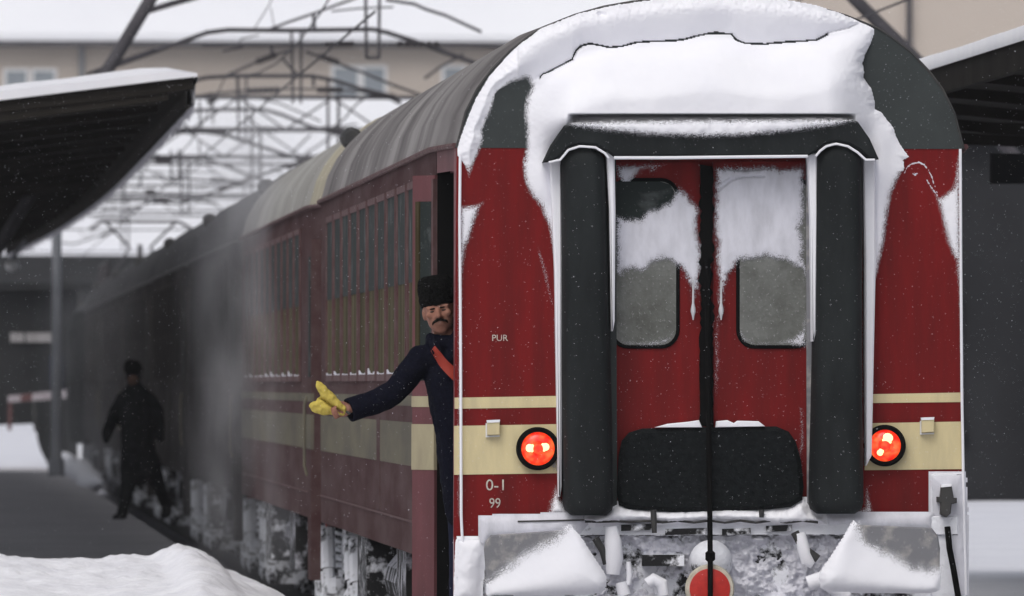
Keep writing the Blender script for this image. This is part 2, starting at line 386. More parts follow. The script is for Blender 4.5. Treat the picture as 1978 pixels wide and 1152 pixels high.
structure(sheet('ground', M['far_snow'], -1990, 1990, -285, 1495, -.35))
structure(sheet('trackbed', M['undercar'], -1.62, 1.75, -60, 330, -.05, 4, 60, fx=nshift))
g = MB()
for xr in (-.7525, .7525):
    for i in range(40):
        y0, y1 = -40+i*8.0, -32+i*8.0
        a, b = shift(y0), shift(y1)
        g.add([(xr-.035+a,y0,-.02),(xr+.035+a,y0,-.02),(xr+.035+b,y1,-.02),(xr-.035+b,y1,-.02),
               (xr-.035+a,y0,.14),(xr+.035+a,y0,.14),(xr+.035+b,y1,.14),(xr-.035+b,y1,.14)],
              [(4,5,6,7),(0,4,7,3),(1,2,6,5)])
structure(g.build('railway_track', M['dark_steel']))

# left platform: dark swept asphalt, kerb face, snow beyond
PZ = .45
pl = MB(); ys = np.linspace(-95, 205, 61)
pl.loft([[(-9.5, y, -.3), (-9.5, y, PZ), (-1.72+shift(y), y, PZ), (-1.72+shift(y), y, -.3)] for y in ys])
n4 = len(ys)
pl.add([(-9.5,205,-.3),(-9.5,205,PZ),(-1.72+shift(205),205,PZ),(-1.72+shift(205),205,-.3)], [(0,1,2,3)])
structure(pl.build('platform', M['asphalt']))
# right platform, snow covered
def rz(X, Y): return PZ+.05*fbm(X*.4, Y*.15)+.10*sstep(5, 14, X)
structure(sheet('platform_snow', M['old_snow'], 1.85, 40, -60, 128, PZ, 60, 90, rz))
pr = MB(); pr.box(1.80, 1.95, -60, 128, -.3, PZ-.06); structure(pr.build('platform_edge', M['concrete']))

# snow heap swept together across the left platform
cx_ = np.array([-9.5, -5.5, -3.66, -3.33, -2.99, -2.66, -2.56, -2.51, -2.39, -2.30, -2.22, -2.09, -1.92, -1.69, -1.55, -1.40])
cz_ = np.array([.84, .88, .91, .895, .905, .92, .985, 1.01, .97, .92, .84, .775, .69, .60, .30, -.1])
def hz(X, Y):
    top = np.interp(X, cx_, cz_-.05)
    a = sstep(-2, 17.5, Y)*(1-sstep(19.0, 21.5, Y))
    n = .05*fbm(X*1.6, Y*.7, 5)+.035*fbm(X*6, Y*2.5, 4)
    edge = sstep(-1.45, -1.95, X)
    base = np.minimum(PZ+.06, top)*edge+(-.12)*(1-edge)
    z = base*(1-a)+top*a+n*(.35+a)*edge
    return np.where(Y > 21.4, PZ-.05, z)
structure(sheet('snow_bank', M['bank_snow'], -9.5, -1.38, -70, 21.6, .5, 220, 420, hz))
# snow ridge at the far end of the platform and along its edge
def hz2(X, Y): return PZ-.05+.55*sstep(190, 240, Y)*(1-.25*sstep(-3, 3, X))+.3*fbm(X*.12, Y*.05)*sstep(195, 240, Y)
structure(sheet('snow_field', M['old_snow'], -120, -1.9, 186, 420, .4, 60, 60, hz2, lambda Y: nshift(Y)*sstep(180, 260, Y)))
q = MB(); pts = [(-1.60+.05*math.sin(y), y, PZ+.08+.05*math.sin(y*1.7)) for y in np.linspace(146, 205, 15)]
q.tube(pts, [.02]+[.17+.05*math.sin(i*2.1) for i in range(13)]+[.02], 10)
structure(q.build('snow_ridge', M['old_snow'], smooth=True))

# ================================================================== COACHES
SILL, CANT, LEN = 1.05, 3.2466, 26.2
PROF = [(486,284),(480,262),(468,215),(446,170),(420,135),(385,98),(348,69),(322,52),(260,27),(205,11),(150,1),(80,-6),(0,-9)]
PROFN = [(o/486.0, (284-y)/366.6) for o, y in PROF]
def halfw(y):
    y = min(y, LEN-y)
    return float(np.interp(y, [0, .24, 1.25, 1.6], [1.3325, 1.345, 1.403, 1.4125]))
def roof_pts(w_, y, dz=0.0):
    a = [(-w_*o, y, CANT+z+dz) for o, z in PROFN]; b = [(w_*o, y, CANT+z+dz) for o, z in PROFN[-2::-1]]
    return a+b
STATIONS = [0, .6, 1.25, 1.6, 1.95, 2.3, 6, 10, 14, 18, 22, LEN-2.3, LEN-1.95, LEN-1.6, LEN-1.25, LEN-.6, LEN]
WIN0, WDY, NW = 4.55, 1.93, 10

def side_strip(mb, sx, y0, y1, z0, z1, off):
    ys = sorted(set([y0, y1]+[s for s in STATIONS if y0 < s < y1]))
    secs = [[(sx*(halfw(y)+off), y, z0), (sx*(halfw(y)+off), y, z1)] for y in ys]
    mb.loft(secs)
    mb.loft([[(sx*(halfw(y)+off), y, z1), (sx*(halfw(y)-.02), y, z1)] for y in ys])
    mb.loft([[(sx*(halfw(y)+off), y, z0), (sx*(halfw(y)-.02), y, z0)] for y in ys])
    for y in (y0, y1):
        mb.add([(sx*(halfw(y)+off), y, z0), (sx*(halfw(y)+off), y, z1), (sx*(halfw(y)-.02), y, z1), (sx*(halfw(y)-.02), y, z0)], [(0,1,2,3)])

_cache = {}
def shared(key, fn):
    if key not in _cache: _cache[key] = fn()
    return _cache[key]
def mesh_of(mb, name):
    me = bpy.data.meshes.new(name); me.from_pydata(mb.v, [], mb.f); me.update()
    bm = bmesh.new(); bm.from_mesh(me); bmesh.ops.recalc_face_normals(bm, faces=bm.faces); bm.to_mesh(me); bm.free(); return me

def win_meshes(sx):
    W2 = .79; zb, zt, zs = 2.06, 3.09, 2.57; x = 1.4125
    fr = MB()
    def bx_(mb, y0, y1, z0, z1, t0, t1):
        a, b = sorted((sx*(x+t0), sx*(x+t1))); mb.box(a, b, y0, y1, z0, z1)
    bx_(fr, -W2-.04, -W2, zb-.04, zt+.04, .002, .020); bx_(fr, W2, W2+.04, zb-.04, zt+.04, .002, .020)
    bx_(fr, -W2, W2, zt, zt+.04, .002, .018); bx_(fr, -W2, W2, zb-.04, zb, .002, .018)
    up = MB(); bx_(up, -W2, W2, zs, zt, .002, .010); lo = MB(); bx_(lo, -W2, W2, zb, zs, .002, .006)
    sns = []
    for v_ in range(5):
        sn = MB(); prng = random.Random(5+v_*7+(0 if sx < 0 else 3)); side = prng.choice((-1, 1, 0)); am = prng.uniform(.2, .8)
        for k in range(18):
            yy = -W2+k*(2*W2)/18; u = (k-8.5)/8.5; hgt = max(.006, am*(.055*abs(u)**1.5+.05*max(0, u*side))*prng.uniform(.4, 1.0))
            bx_(sn, yy, yy+2*W2/18, zb, zb+hgt, .008, .015)
        sns.append(mesh_of(sn, 'snow_on_sill'))
    return [mesh_of(fr, 'window'), mesh_of(up, 'upper_pane'), mesh_of(lo, 'lower_pane')]+sns

def kid(name, me, mt, parent, loc=(0,0,0)):
    o = bpy.data.objects.new(name, me); COL.objects.link(o); o.parent = parent; o.location = loc
    if mt and not me.materials: me.materials.append(mt)
    return o

def bogie_meshes():
    d = {}
    f = MB()
    for sx in (-1, 1):
        x0, x1 = sorted((sx*.92, sx*1.10))
        f.box(x0, x1, -1.75, 1.75, .66, .84); f.box(x0, x1, -.55, .55, .42, .66); f.box(x0, x1, -.5, .5, .84, .98)
    f.box(-.92, .92, -.28, .28, .50, .78); d['frame'] = mesh_of(f, 'bogie_frame')
    wl = MB()
    for sx in (-1, 1): wl.lathe((sx*.72, 0, .46), (sx, 0, 0), [(.46,-.07),(.49,-.06),(.46,-.01),(.46,.06),(.30,.06),(.28,.03),(.12,.03),(.12,.10)], 24)
    wl.tube([(-.72,0,.46),(.72,0,.46)], .085, 10); d['wheelset'] = mesh_of(wl, 'wheelset')
    ab = MB(); ab.box(.93, 1.20, -.19, .19, .32, .62); ab.lathe((1.20,0,.46), (1,0,0), [(.15,0),(.15,.05),(.10,.08)], 18); ab.box(.96, 1.16, -.55, .55, .58, .66); d['axle_box'] = mesh_of(ab, 'axle_box')
    sp = MB()
    pts = [(1.03+.085*math.cos(a), .085*math.sin(a), .60+.30*a/(10*math.pi)) for a in np.linspace(0, 10*math.pi, 61)]
    sp.tube(pts, .024, 6); d['spring'] = mesh_of(sp, 'coil_spring')
    da = MB(); da.tube([(1.22,-.1,.42),(1.24,.1,.92)], .045, 10); da.tube([(1.23,0,.66),(1.24,.1,.95)], .06, 10); d['damper'] = mesh_of(da, 'damper')
    return d

def add_bogie(parent, yb, mt):
    d = shared('bogie', bogie_meshes)
    b = kid('bogie', d['frame'], mt, parent, (0, yb, 0))
    for yy in (-1.25, 1.25):
        kid('wheelset', d['wheelset'], mt, b, (0, yy, 0))
        for sx in (-1, 1):
            a = kid('axle_box', d['axle_box'], mt, b, (0, yy, 0)); a.scale = (sx, 1, 1)
            for dy in (-.36, .36):
                s_ = kid('coil_spring', d['spring'], mt, b, (0, yy+dy, 0)); s_.scale = (sx, 1, 1)
    for sx in (-1, 1):
        for yy in (-.62, .62):
            s_ = kid('damper', d['damper'], mt, b, (0, yy, 0)); s_.scale = (sx, 1, 1)
    return b

def coach_shell(r, kind, right=True):
    """roof, sides, bands, windows, underframe and bogies, in the coach's own coordinates (Y from 0 to LEN)"""
    rf = {'near': M['roof'], 'mid': M['roof2'], 'dark': M['roof_dark']}[kind]
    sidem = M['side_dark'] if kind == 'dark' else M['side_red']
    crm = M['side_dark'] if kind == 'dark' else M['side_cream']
    def mk_roof():
        mb = MB(); mb.loft([roof_pts(halfw(y)+.012, y) for y in STATIONS]); me = mesh_of(mb, 'roof')
        me.polygons.foreach_set('use_smooth', [True]*len(me.polygons)); return me
    me = shared('roof', mk_roof).copy(); kid('roof', me, rf, r)
    gut = MB()
    for sx in (-1, 1): gut.tube([(sx*(halfw(y)+.018), y, CANT+.012) for y in STATIONS], .016, 6)
    kid('gutter', shared('gut', lambda: mesh_of(gut, 'gutter')).copy(), M['dark_steel'] if kind == 'dark' else M['frame'], r)
    if kind != 'near':           # yellowed / pale cover strip over the roof end
        mb = MB(); mb.loft([roof_pts(halfw(y)+.022, y, .008) for y in (.05, .6, 1.25)])
        kid('roof_end_strip', shared('rstrip', lambda: mesh_of(mb, 'roof_end_strip')).copy(), M['roof_cream'] if kind == 'mid' else M['roof_dark'], r)
    for sx in ((-1, 1) if right else (-1,)):
        mb = MB(); ys = [s for s in STATIONS if 1.25 <= s <= LEN-1.25]
        mb.loft([[(sx*halfw(y), y, SILL), (sx*halfw(y), y, CANT+.005)] for y in ys])
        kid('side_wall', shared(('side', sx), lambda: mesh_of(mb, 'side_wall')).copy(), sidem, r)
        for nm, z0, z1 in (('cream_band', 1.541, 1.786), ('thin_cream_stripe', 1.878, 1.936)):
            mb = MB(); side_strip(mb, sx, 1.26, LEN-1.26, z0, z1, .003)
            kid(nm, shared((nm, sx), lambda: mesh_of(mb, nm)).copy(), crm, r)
        mb = MB(); side_strip(mb, sx, 1.27, LEN-1.27, 1.225, 1.237, .006)
        kid('floor_seam_strip', shared(('seam', sx), lambda: mesh_of(mb, 'floor_seam_strip')).copy(), sidem if kind == 'dark' else M['frame'], r)
        wm = shared(('win', sx), lambda: win_meshes(sx))
        key = ('winm', kind, sx)
        if key not in _cache:
            cp = [m_.copy() for m_ in wm]; _cache[key] = cp
        for i in range(NW):
            y = WIN0+i*WDY
            wn = kid('window', _cache[key][0], M['side_dark'] if kind == 'dark' else M['frame'], r, (0, y, 0))
            kid('upper_pane', _cache[key][1], M['black'] if kind == 'dark' else M['glass_dark'], wn); kid('lower_pane', _cache[key][2], M['black'] if kind == 'dark' else M['glass_low'], wn)
            if kind != 'dark': kid('sill_snow', _cache[key][3+(i*3+i//4) % 5], M['frost'], wn)
    mb = MB(); mb.box(-1.30, 1.30, .15, LEN-.15, 1.02, 1.24); mb.box(-1.1, 1.1, 7.0, 19.0, .55, 1.02)
    kid('underframe', shared('uf', lambda: mesh_of(mb, 'underframe')).copy(), M['undercar'], r)
    um = M['snowy_less'] if kind != 'dark' else M['undercar']
    key = 'bm_'+kind
    add_bogie(r, 3.7, M['snowy']); add_bogie(r, LEN-3.7, M['snowy'])
    # battery box, tank and brake rod hung below the floor on the left
    for nm, a, b, z0, z1, mt in (('battery_box', 7.6, 9.4, .60, 1.03, M['undercar']), ('air_tank', 11.0, 13.5, .62, .98, M['undercar']), ('equipment_box', 15.5, 17.5, .58, 1.03, M['snowy_less'])):
        mb = MB()
        if nm == 'air_tank': mb.tube([(-1.12, a, .8), (-1.12, b, .8)], .19, 14)
        else: mb.box(-1.36, -.9, a, b, z0, z1)
        kid(nm, shared(nm, lambda: mesh_of(mb, nm)).copy(), mt, r)
    # roof ventilators
    def mkv():
        v = MB(); v.lathe((0,0,0), (0,1,0), [(.05,-.16),(.075,-.12),(.08,0),(.075,.12),(.05,.16)], 16); v.box(-.04,.04,-.10,.10,-.16,-.05); return mesh_of(v, 'roof_ventilator')
    for yy in (LEN-1.0,):
        o = kid('roof_ventilator', shared('vent', mkv), M['dark_steel'], r, (-1.19, yy, CANT+.46))

def vestibule_closed(r, kind):
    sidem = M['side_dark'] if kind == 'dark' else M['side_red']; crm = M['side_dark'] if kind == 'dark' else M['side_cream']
    ends = [(0.0, 1.25), (LEN-1.25, LEN)]
    for a, b in ends:
        for sx in (-1, 1):
            mb = MB(); mb.loft([[(sx*halfw(y), y, SILL), (sx*halfw(y), y, CANT+.004)] for y in (a, (a+b)/2, b)])
            mb.build('vestibule_wall', sidem).parent = r
        y_ = a if a == 0 else b
        e = MB(); e.prism([(p[0], p[2]) for p in roof_pts(1.3325, 0)]+[(1.3325, 1.0), (-1.3325, 1.0)], y_+(.0 if a == 0 else -.05), y_+(.05 if a == 0 else 0))
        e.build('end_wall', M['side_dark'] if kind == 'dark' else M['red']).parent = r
    # the entry door by the near end: leaf stands a little proud, down to the step
    d = MB(); d.prism([(-1.43, .62), (-1.36, .62), (-1.36, 3.02), (-1.43, 3.02)], .22, 1.12); o = d.build('entry_door', sidem); o.parent = r
    g_ = MB(); g_.box(-1.436, -1.42, .42, .92, 2.05, 2.9); q_ = g_.build('door_pane', M['glass_dark']); q_.parent = o
    for z0, z1 in ((1.541, 1.786), (1.878, 1.936)):
        g_ = MB(); g_.box(-1.434, -1.41, .216, 1.124, z0, z1); q_ = g_.build('cream_band', crm); q_.parent = o
    h_ = MB(); h_.tube([(-1.43, 1.32, 1.35), (-1.45, 1.32, 1.42), (-1.45, 1.32, 1.85), (-1.43, 1.32, 1.92)], .011, 8)
    q_ = h_.build('handrail', M['side_cream'], smooth=True); q_.parent = r
    # rubber gangway between the coaches
    b_ = MB()
    for x0, x1, z0, z1 in ((-.80, -.50, 1.25, 3.30), (.50, .80, 1.25, 3.30), (-.80, .80, 3.05, 3.36)): b_.box(x0, x1, -.24, .0, z0, z1)
    q_ = b_.build('gangway_rubber', M['rubber']); q_.parent = r

TRAIN = 'coaches of the passenger train'
coach1 = root('passenger_coach', (0, 0, 0), 'red and cream passenger coach, snow plastered over its end wall, two lit red tail lamps', 'train coach', TRAIN)
coach_shell(coach1, 'near')
PITCHL = 26.4
DARK = ['pale roofed red and cream coach coupled to the one with lit tail lamps', 'dark dirty coach coupled directly to the pale roofed red coach', 'dark dirty coach, second one ahead of the pale roofed red coach',
        'dark dirty coach, third one ahead of the pale roofed red coach', 'dark dirty coach, fourth one ahead of the pale roofed red coach', 'dark dirty coach coupled directly behind the locomotive']
for i in range(6):
    y0 = PITCHL*(i+1)
    r = root('passenger_coach', (0, y0, 0), DARK[i], 'train coach', TRAIN if i == 0 else 'dark coaches behind the locomotive')
    coach_shell(r, 'mid' if i == 0 else 'dark', right=(i == 0)); vestibule_closed(r, 'mid' if i == 0 else 'dark')

# ================================================================== LOCOMOTIVE
yl = PITCHL*7+.1
loco = root('locomotive', (shift(yl), yl, 0), 'dark electric locomotive with raised pantograph at the head of the train', 'locomotive')
loco.rotation_euler.z = math.atan2(-(shift(yl+19)-shift(yl)), 19)
def lpart(mb, name, mt, parent=None, smooth=False):
    o = mb.build(name, mt, None, smooth); o.parent = parent or loco; return o
mb = MB()
secs = []
for y, k in ((.5,.93),(1.6,1),(17.6,1),(18.7,.93),(19.2,.86)):
    w_ = 1.5*k; secs.append([(-w_,y,.95),(-w_,y,3.0),(-w_*.95,y,3.3),(-w_*.75,y,3.62),(-w_*.4,y,3.78),(w_*.4,y,3.78),(w_*.75,y,3.62),(w_*.95,y,3.3),(w_,y,3.0),(w_,y,.95)])
mb.loft(secs); n = 10
mb.add(secs[0], [tuple(range(n))]); mb.add(secs[-1], [tuple(range(n))])
lpart(mb, 'body', M['loco'], smooth=True)
mb = MB(); mb.loft([[(x*1.006, y, z+.012) for x, y, z in s[2:8]] for s in secs]); lpart(mb, 'roof', M['roof_dark'], smooth=True)
mb = MB(); mb.box(-1.25, 1.25, .8, 18.6, .5, .95); lpart(mb, 'underframe', M['undercar'])
for yb in (4.6, 14.6):
    mb = MB(); mb.box(-1.22, -1.0, yb-2.6, yb+2.6, .5, .8); mb.box(1.0, 1.22, yb-2.6, yb+2.6, .5, .8); b_ = lpart(mb, 'bogie', M['undercar'])
    for dy in (-2.1, 0, 2.1):
        mb = MB(); mb.tube([(-.75, yb+dy, .62), (.75, yb+dy, .62)], .62, 24); q_ = lpart(mb, 'wheelset', M['undercar'], b_)
for yy in (3.2, 6.0, 8.8, 11.6, 14.4):
    mb = MB(); mb.box(-1.512, -1.49, yy, yy+1.4, 2.4, 2.95); lpart(mb, 'side_grille', M['black'])
mb = MB(); mb.box(-1.508, -1.2, 17.0, 17.8, 2.25, 2.95); lpart(mb, 'cab_window', M['black'])
for zz, x0 in ((4.05, -.9), (4.18, -.9)):
    mb = MB(); mb.tube([(-.95, 3, zz), (-.95, 16.5, zz)], .018, 6); lpart(mb, 'roof_busbar', M['insulator'])
for yy in (3.2, 6.5, 9.8, 13.1, 16.3):
    mb = MB(); mb.lathe((-.95, yy, 3.60), (0,0,1), [(.04,0),(.06,.05),(.04,.1),(.06,.15),(.04,.2),(.06,.25),(.04,.3),(.05,.36),(.03,.58)], 10); lpart(mb, 'insulator', M['insulator'])
mb = MB(); mb.box(-.95, .55, 5.5, 12.0, 3.76, 4.0); lpart(mb, 'roof_equipment', M['dark_steel'])
pan = MB(); yb = 15.6; x_ = -.2
for sx in (-.55, .55):
    pan.tube([(x_+sx, yb-.9, 3.95), (x_+sx, yb+.9, 3.95)], .04, 6)
    pan.tube([(x_+sx, yb-.6, 3.98), (x_+sx*.35, yb+.9, 4.55), (x_+sx*1.2, yb, 5.02)], .028, 6)
for yy in (yb-.9, yb+.9): pan.tube([(x_-.6, yy, 3.95), (x_+.6, yy, 3.95)], .045, 6)
pan.tube([(x_, yb+.9, 3.95), (x_, yb+.9, 4.6)], .05, 6)
for dy in (-.18, .18): pan.tube([(x_-.95, yb+dy, 4.88), (x_-.7, yb+dy, 5.02), (x_+.7, yb+dy, 5.02), (x_+.95, yb+dy, 4.88)], .03, 6)
lpart(pan, 'pantograph', M['insulator'])

# ================================================================== THE SNOWED-UP END OF THE NEAR COACH
C1 = coach1
OUT = [(882,288)]+[(1368-o, y) for o, y in PROF[1:]]+[(1368+o, y) for o, y in PROF[-2::-1]]
# far end of this coach
for sx in (-1, 1):
    mb = MB(); mb.loft([[(sx*halfw(y), y, SILL), (sx*halfw(y), y, CANT+.004)] for y in (LEN-1.25, LEN)]); mb.build('vestibule_wall', M['side_red'], C1)
mb = MB(); mb.prism([(p[0], p[2]) for p in roof_pts(1.3325, 0)]+[(1.3325, 1.0), (-1.3325, 1.0)], LEN-.05, LEN); mb.build('end_wall', M['side_red'], C1)
# end wall: red part with the gangway opening, dark green-grey top
mb = MB(); mb.prism(pp([(882,285),(1856,283),(1862,1002),(876,1040)]), 0, .05); mb.build('end_wall', M['red'], C1)
top = [(p[0], p[2]) for p in roof_pts(1.3325+.004, 0, 0)]
mb = MB(); mb.prism(top, -.004, .05); mb.build('roof_end_panel', M['darkgrey'], C1)
rim = MB(); rim.tube([(p[0], -.004, p[2]) for p in roof_pts(1.3325+.008, 0, .002)], .007, 6); rim.build('roof_rim', M['dark_steel'], C1, True)
# right vestibule wall and left corner post, lintel, partition painted black for the shade inside
mb = MB(); mb.loft([[(halfw(y), y, SILL), (halfw(y), y, CANT+.004)] for y in (.0, .6, 1.25)]); mb.build('vestibule_wall', M['side_red'], C1)
mb = MB(); mb.loft([[(-halfw(y), y, .80), (-halfw(y), y, CANT+.004)] for y in (0, .24)]); mb.add([(-1.3325,.24,.8),(-1.20,.24,.8),(-1.20,.24,CANT),(-1.3325,.24,CANT)], [(0,1,2,3)])
mb.build('corner_post', M['door_red'], C1)
mb = MB(); mb.loft([[(-halfw(y), y, 3.13), (-halfw(y), y, CANT)] for y in (.24, .7, 1.22)]); mb.box(-1.33, -1.30, .24, 1.22, 3.13, CANT); mb.build('door_lintel', M['leaf_red'], C1)
mb = MB(); mb.box(-1.398, 1.33, 1.215, 1.245, .55, CANT-.02); mb.build('vestibule_partition', M['black'], C1)
mb = MB(); mb.box(-1.33, 1.33, .06, 1.21, 1.24, 1.26); mb.build('vestibule_floor', M['black'], C1)  # floor black too, the doorway's shade put into its colour
mb = MB(); mb.box(-1.36, -1.02, .26, 1.20, .62, .66); mb.box(-1.02, -1.0, .26, 1.20, .62, 1.24); mb.build('entry_step', M['dark_steel'], C1)
# open door leaf folded outwards, with cream bands, narrow pane and edge strip
lf = MB(); A0, A1 = (-1.412, 1.25), (-1.522, 1.52)
def leaf_quad(mb, s0, s1, z0, z1, off):
    n_ = Vector((-(A1[1]-A0[1]), (A1[0]-A0[0]))).normalized()      # outward normal (towards camera/left)
    if n_.y > 0: n_ = -n_
    P = []
    for o_ in (off, -.028):
        for s_ in (s0, s1): P.append((A0[0]+(A1[0]-A0[0])*s_+n_.x*o_, A0[1]+(A1[1]-A0[1])*s_+n_.y*o_))
    a, b, c, d = P
    mb.add([(a[0],a[1],z0),(b[0],b[1],z0),(d[0],d[1],z0),(c[0],c[1],z0),(a[0],a[1],z1),(b[0],b[1],z1),(d[0],d[1],z1),(c[0],c[1],z1)],
           [(0,1,2,3),(4,5,6,7),(0,1,5,4),(1,2,6,5),(2,3,7,6),(3,0,4,7)]); return mb
leaf = leaf_quad(MB(), 0, 1, .60, 3.12, 0).build('open_door_leaf', M['leaf_red'], C1)
leaf_quad(MB(), .12, .62, 2.02, 2.98, .004).build('leaf_pane', M['glass_dark'], leaf)
leaf_quad(MB(), .64, .80, 2.02, 2.98, .010).build('pane_strip', M['glass_low'], leaf)
leaf_quad(MB(), -.02, .06, 1.95, 3.10, .012).build('edge_strip', M['frame'], leaf)
for z0, z1 in ((1.541, 1.786), (1.878, 1.936)): leaf_quad(MB(), -.005, 1.005, z0, z1, .004).build('cream_band', M['leaf_cream'], leaf)
# rusty drain strip on the side
mb = MB(); mb.box(-1.418, -1.40, 10.9, 11.5, 1.25, 1.80); mb.build('drain_strip', M['side_red'], C1)
# cream bands on the end wall
for nm, pts in (('thin_cream_stripe', [(878,768.5),(1080,765),(1080,787),(878,790)]), ('thin_cream_stripe', [(1670,762),(1857,758.5),(1857,777),(1670,779)]),
                ('cream_band', [(877,823),(1080,819.5),(1080,914.5),(877,917.5)]), ('cream_band', [(1670,818),(1858,814.5),(1859,906.5),(1670,908.5)])):
    mb = MB(); mb.prism(pp(pts), -.004, .01); mb.build(nm, M['cream'], C1)
# corner handrails iced white
for pts in ([(889,300),(888,420),(890,700),(891,1000),(893,1040),(899,1075)], [(1855,288),(1856,500),(1858,760),(1861,930),(1866,1150)]):
    mb = MB(); mb.tube([at(a, b, -.03) for a, b in pts], .0075, 8); mb.build('corner_handrail', M['snow'], C1, True)

# lettering (flat stencilled paint)
def text(s, px, py, hpx, y, parent, stretch=1.0):
    cu = bpy.data.curves.new('lettering', 'FONT'); cu.body = s; cu.size = 1; cu.align_x = 'CENTER'; cu.align_y = 'CENTER'
    ob = bpy.data.objects.new('tmp', cu); COL.objects.link(ob); dg = bpy.context.evaluated_depsgraph_get()
    me = bpy.data.meshes.new_from_object(ob.evaluated_get(dg)); bpy.data.objects.remove(ob)
    co = np.array([v.co[:] for v in me.vertices]); hh = co[:,1].max()-co[:,1].min(); k = (hpx/pxs(y))/hh; c = at(px, py, y)
    mid = (co[:,:2].max(0)+co[:,:2].min(0))/2
    for v in me.vertices: v.co = (c.x+(v.co.x-mid[0])*k*stretch, y, c.z+(v.co.y-mid[1])*k)
    return link('lettering', me, M['letter'], parent)
text('PUR', 966, 653, 12, -.0045, C1, 1.0); text('0-1', 956, 937, 21, -.0045, C1, 1.05); text('99', 956, 972, 19, -.0045, C1, .85)

# gangway doors with frosted windows
DY = -.02
for nm, pts in (('left', [(1180,314),(1352,314),(1354,985),(1184,985)]), ('right', [(1377,313),(1566,312),(1566,985),(1379,985)])):
    mb = MB(); mb.prism(pp(pts, DY), DY, .0); dr = mb.build('gangway_door', M['red'], C1)
    def rr(x0, y0, x1, y1, r_):
        P = []
        for cx, cy, a0 in ((x0+r_, y0+r_, 180), (x1-r_, y0+r_, 270), (x1-r_, y1-r_, 0), (x0+r_, y1-r_, 90)):
            for k in range(7): a = math.radians(a0+k*15); P.append((cx+r_*math.cos(a), cy+r_*math.sin(a)))
        return P
    bxs = (1178, 344, 1313, 674, 36) if nm == 'left' else (1422, 342, 1572, 674, 36)
    mb = MB(); mb.prism(pp(rr(*bxs), DY-.012), DY-.012, DY+.005, .004); gk = mb.build('window_gasket', M['black'], dr)
    x0, y0, x1, y1, r_ = bxs
    mb = MB(); mb.prism(pp(rr(x0+7, y0+7, x1-7, y1-7, 30), DY-.016), DY-.016, DY-.008); mb.build('window_pane', M['frost_glass'], gk)
    if nm == 'left':
        mb = MB(); mb.prism(pp([(1186,351)]+[(1275,351),(1295,357),(1303,372),(1305,440),(1186,440)], DY-.018), DY-.018, DY-.012); mb.build('clear_glass', M['glass_dark'], gk)
    hd = MB()
# black seal between the doors
P = []; rg = random.Random(3)
for yv in range(318, 828, 9): P.append((1351+(2 if yv < 380 else 0)+rg.uniform(-3.0, 6.0)*(1 if 380 < yv < 640 else .3), yv))
Q = []
for yv in range(826, 316, -9): Q.append((1378+rg.uniform(-6, 3)*(1 if 380 < yv < 640 else .3), yv))
mb = MB(); mb.prism(pp(P+Q, DY-.03), DY-.03, DY+.01); mb.build('door_seal', M['black'], C1)
# narrow jambs behind the rubber tubes
for a, b in ((1172, 1190), (1557, 1580)):
    mb = MB(); mb.prism(pp([(a,300),(b,300),(b+2,985),(a+2,985)], -.05), -.05, 0); mb.build('gangway_jamb', M['steel'] if a > 1300 else M['darkgrey'], C1)
# rubber tubes and header of the gangway
TY = -.26
for (x0, x1, x2, x3, yt, yb) in ((1083, 1171, 1090, 1190, 286, 996), (1577, 1668, 1566, 1671, 281, 993)):
    secs = []; NV = 40
    for i in range(NV+1):
        t = i/NV; yv = yt+(yb-yt)*(t*t*(3-2*t)*.5+t*.5); a = x0+(x2-x0)*t; c = x1+(x3-x1)*t
        e = min(1, math.sqrt(max(0, 1-(1-min(1, (yv-yt)/34))**2))*.62+.38, math.sqrt(max(0, 1-(1-min(1, (yb-yv)/26))**2))*.3+.7)
        cx, hw = (a+c)/2, (c-a)/2*e; row = []
        bul = 1+.02*math.sin(t*9+x0)
        for k in range(25):
            an = math.pi*(1-k/24); cs, sn_ = math.cos(an), math.sin(an)
            xx = cx+hw*bul*(abs(cs)**.55)*(1 if cs > 0 else -1); dy = -.26*(abs(sn_)**.50)*(.75+.25*e)
            p = at(xx, yv, TY); row.append((p.x, dy-.002, p.z))
        secs.append(row)
    mb = MB(); mb.loft(secs); mb.add(secs[0], [tuple(range(25))]); mb.add(secs[-1], [tuple(range(25))]); mb.build('gangway_rubber_tube', M['rubber'], C1, True)
HP = [(1050,314),(1066,280),(1090,243),(1110,238),(1640,230),(1657,235),(1680,268),(1698,308),(1678,306),(1660,290),(1640,279),(1615,274),(1592,279),(1578,293),(1562,301),(1186,303),(1172,293),(1152,281),(1120,278),(1098,285),(1082,303),(1068,312)]
mb = MB(); mb.prism(pp(HP, TY-.01), TY-.01, -.002, .012); mb.build('gangway_header', M['rubber'], C1, True)
mb = MB(); mb.tube([at(1186, 305, TY), at(1300, 305, TY), at(1450, 303, TY), at(1560, 302, TY)], .009, 8); mb.build('header_snow_edge', M['snow'], C1, True)
for pts in ([(1060,314),(1082,309),(1098,290),(1120,283),(1150,285),(1168,296),(1176,306)], [(1576,302),(1584,292),(1596,283),(1615,278),(1638,283),(1657,295),(1672,309),(1690,309)]):
    mb = MB(); mb.tube([at(a, b, TY-.004) for a, b in pts], .0065, 8); mb.build('tube_snow_edge', M['snow'], C1, True)
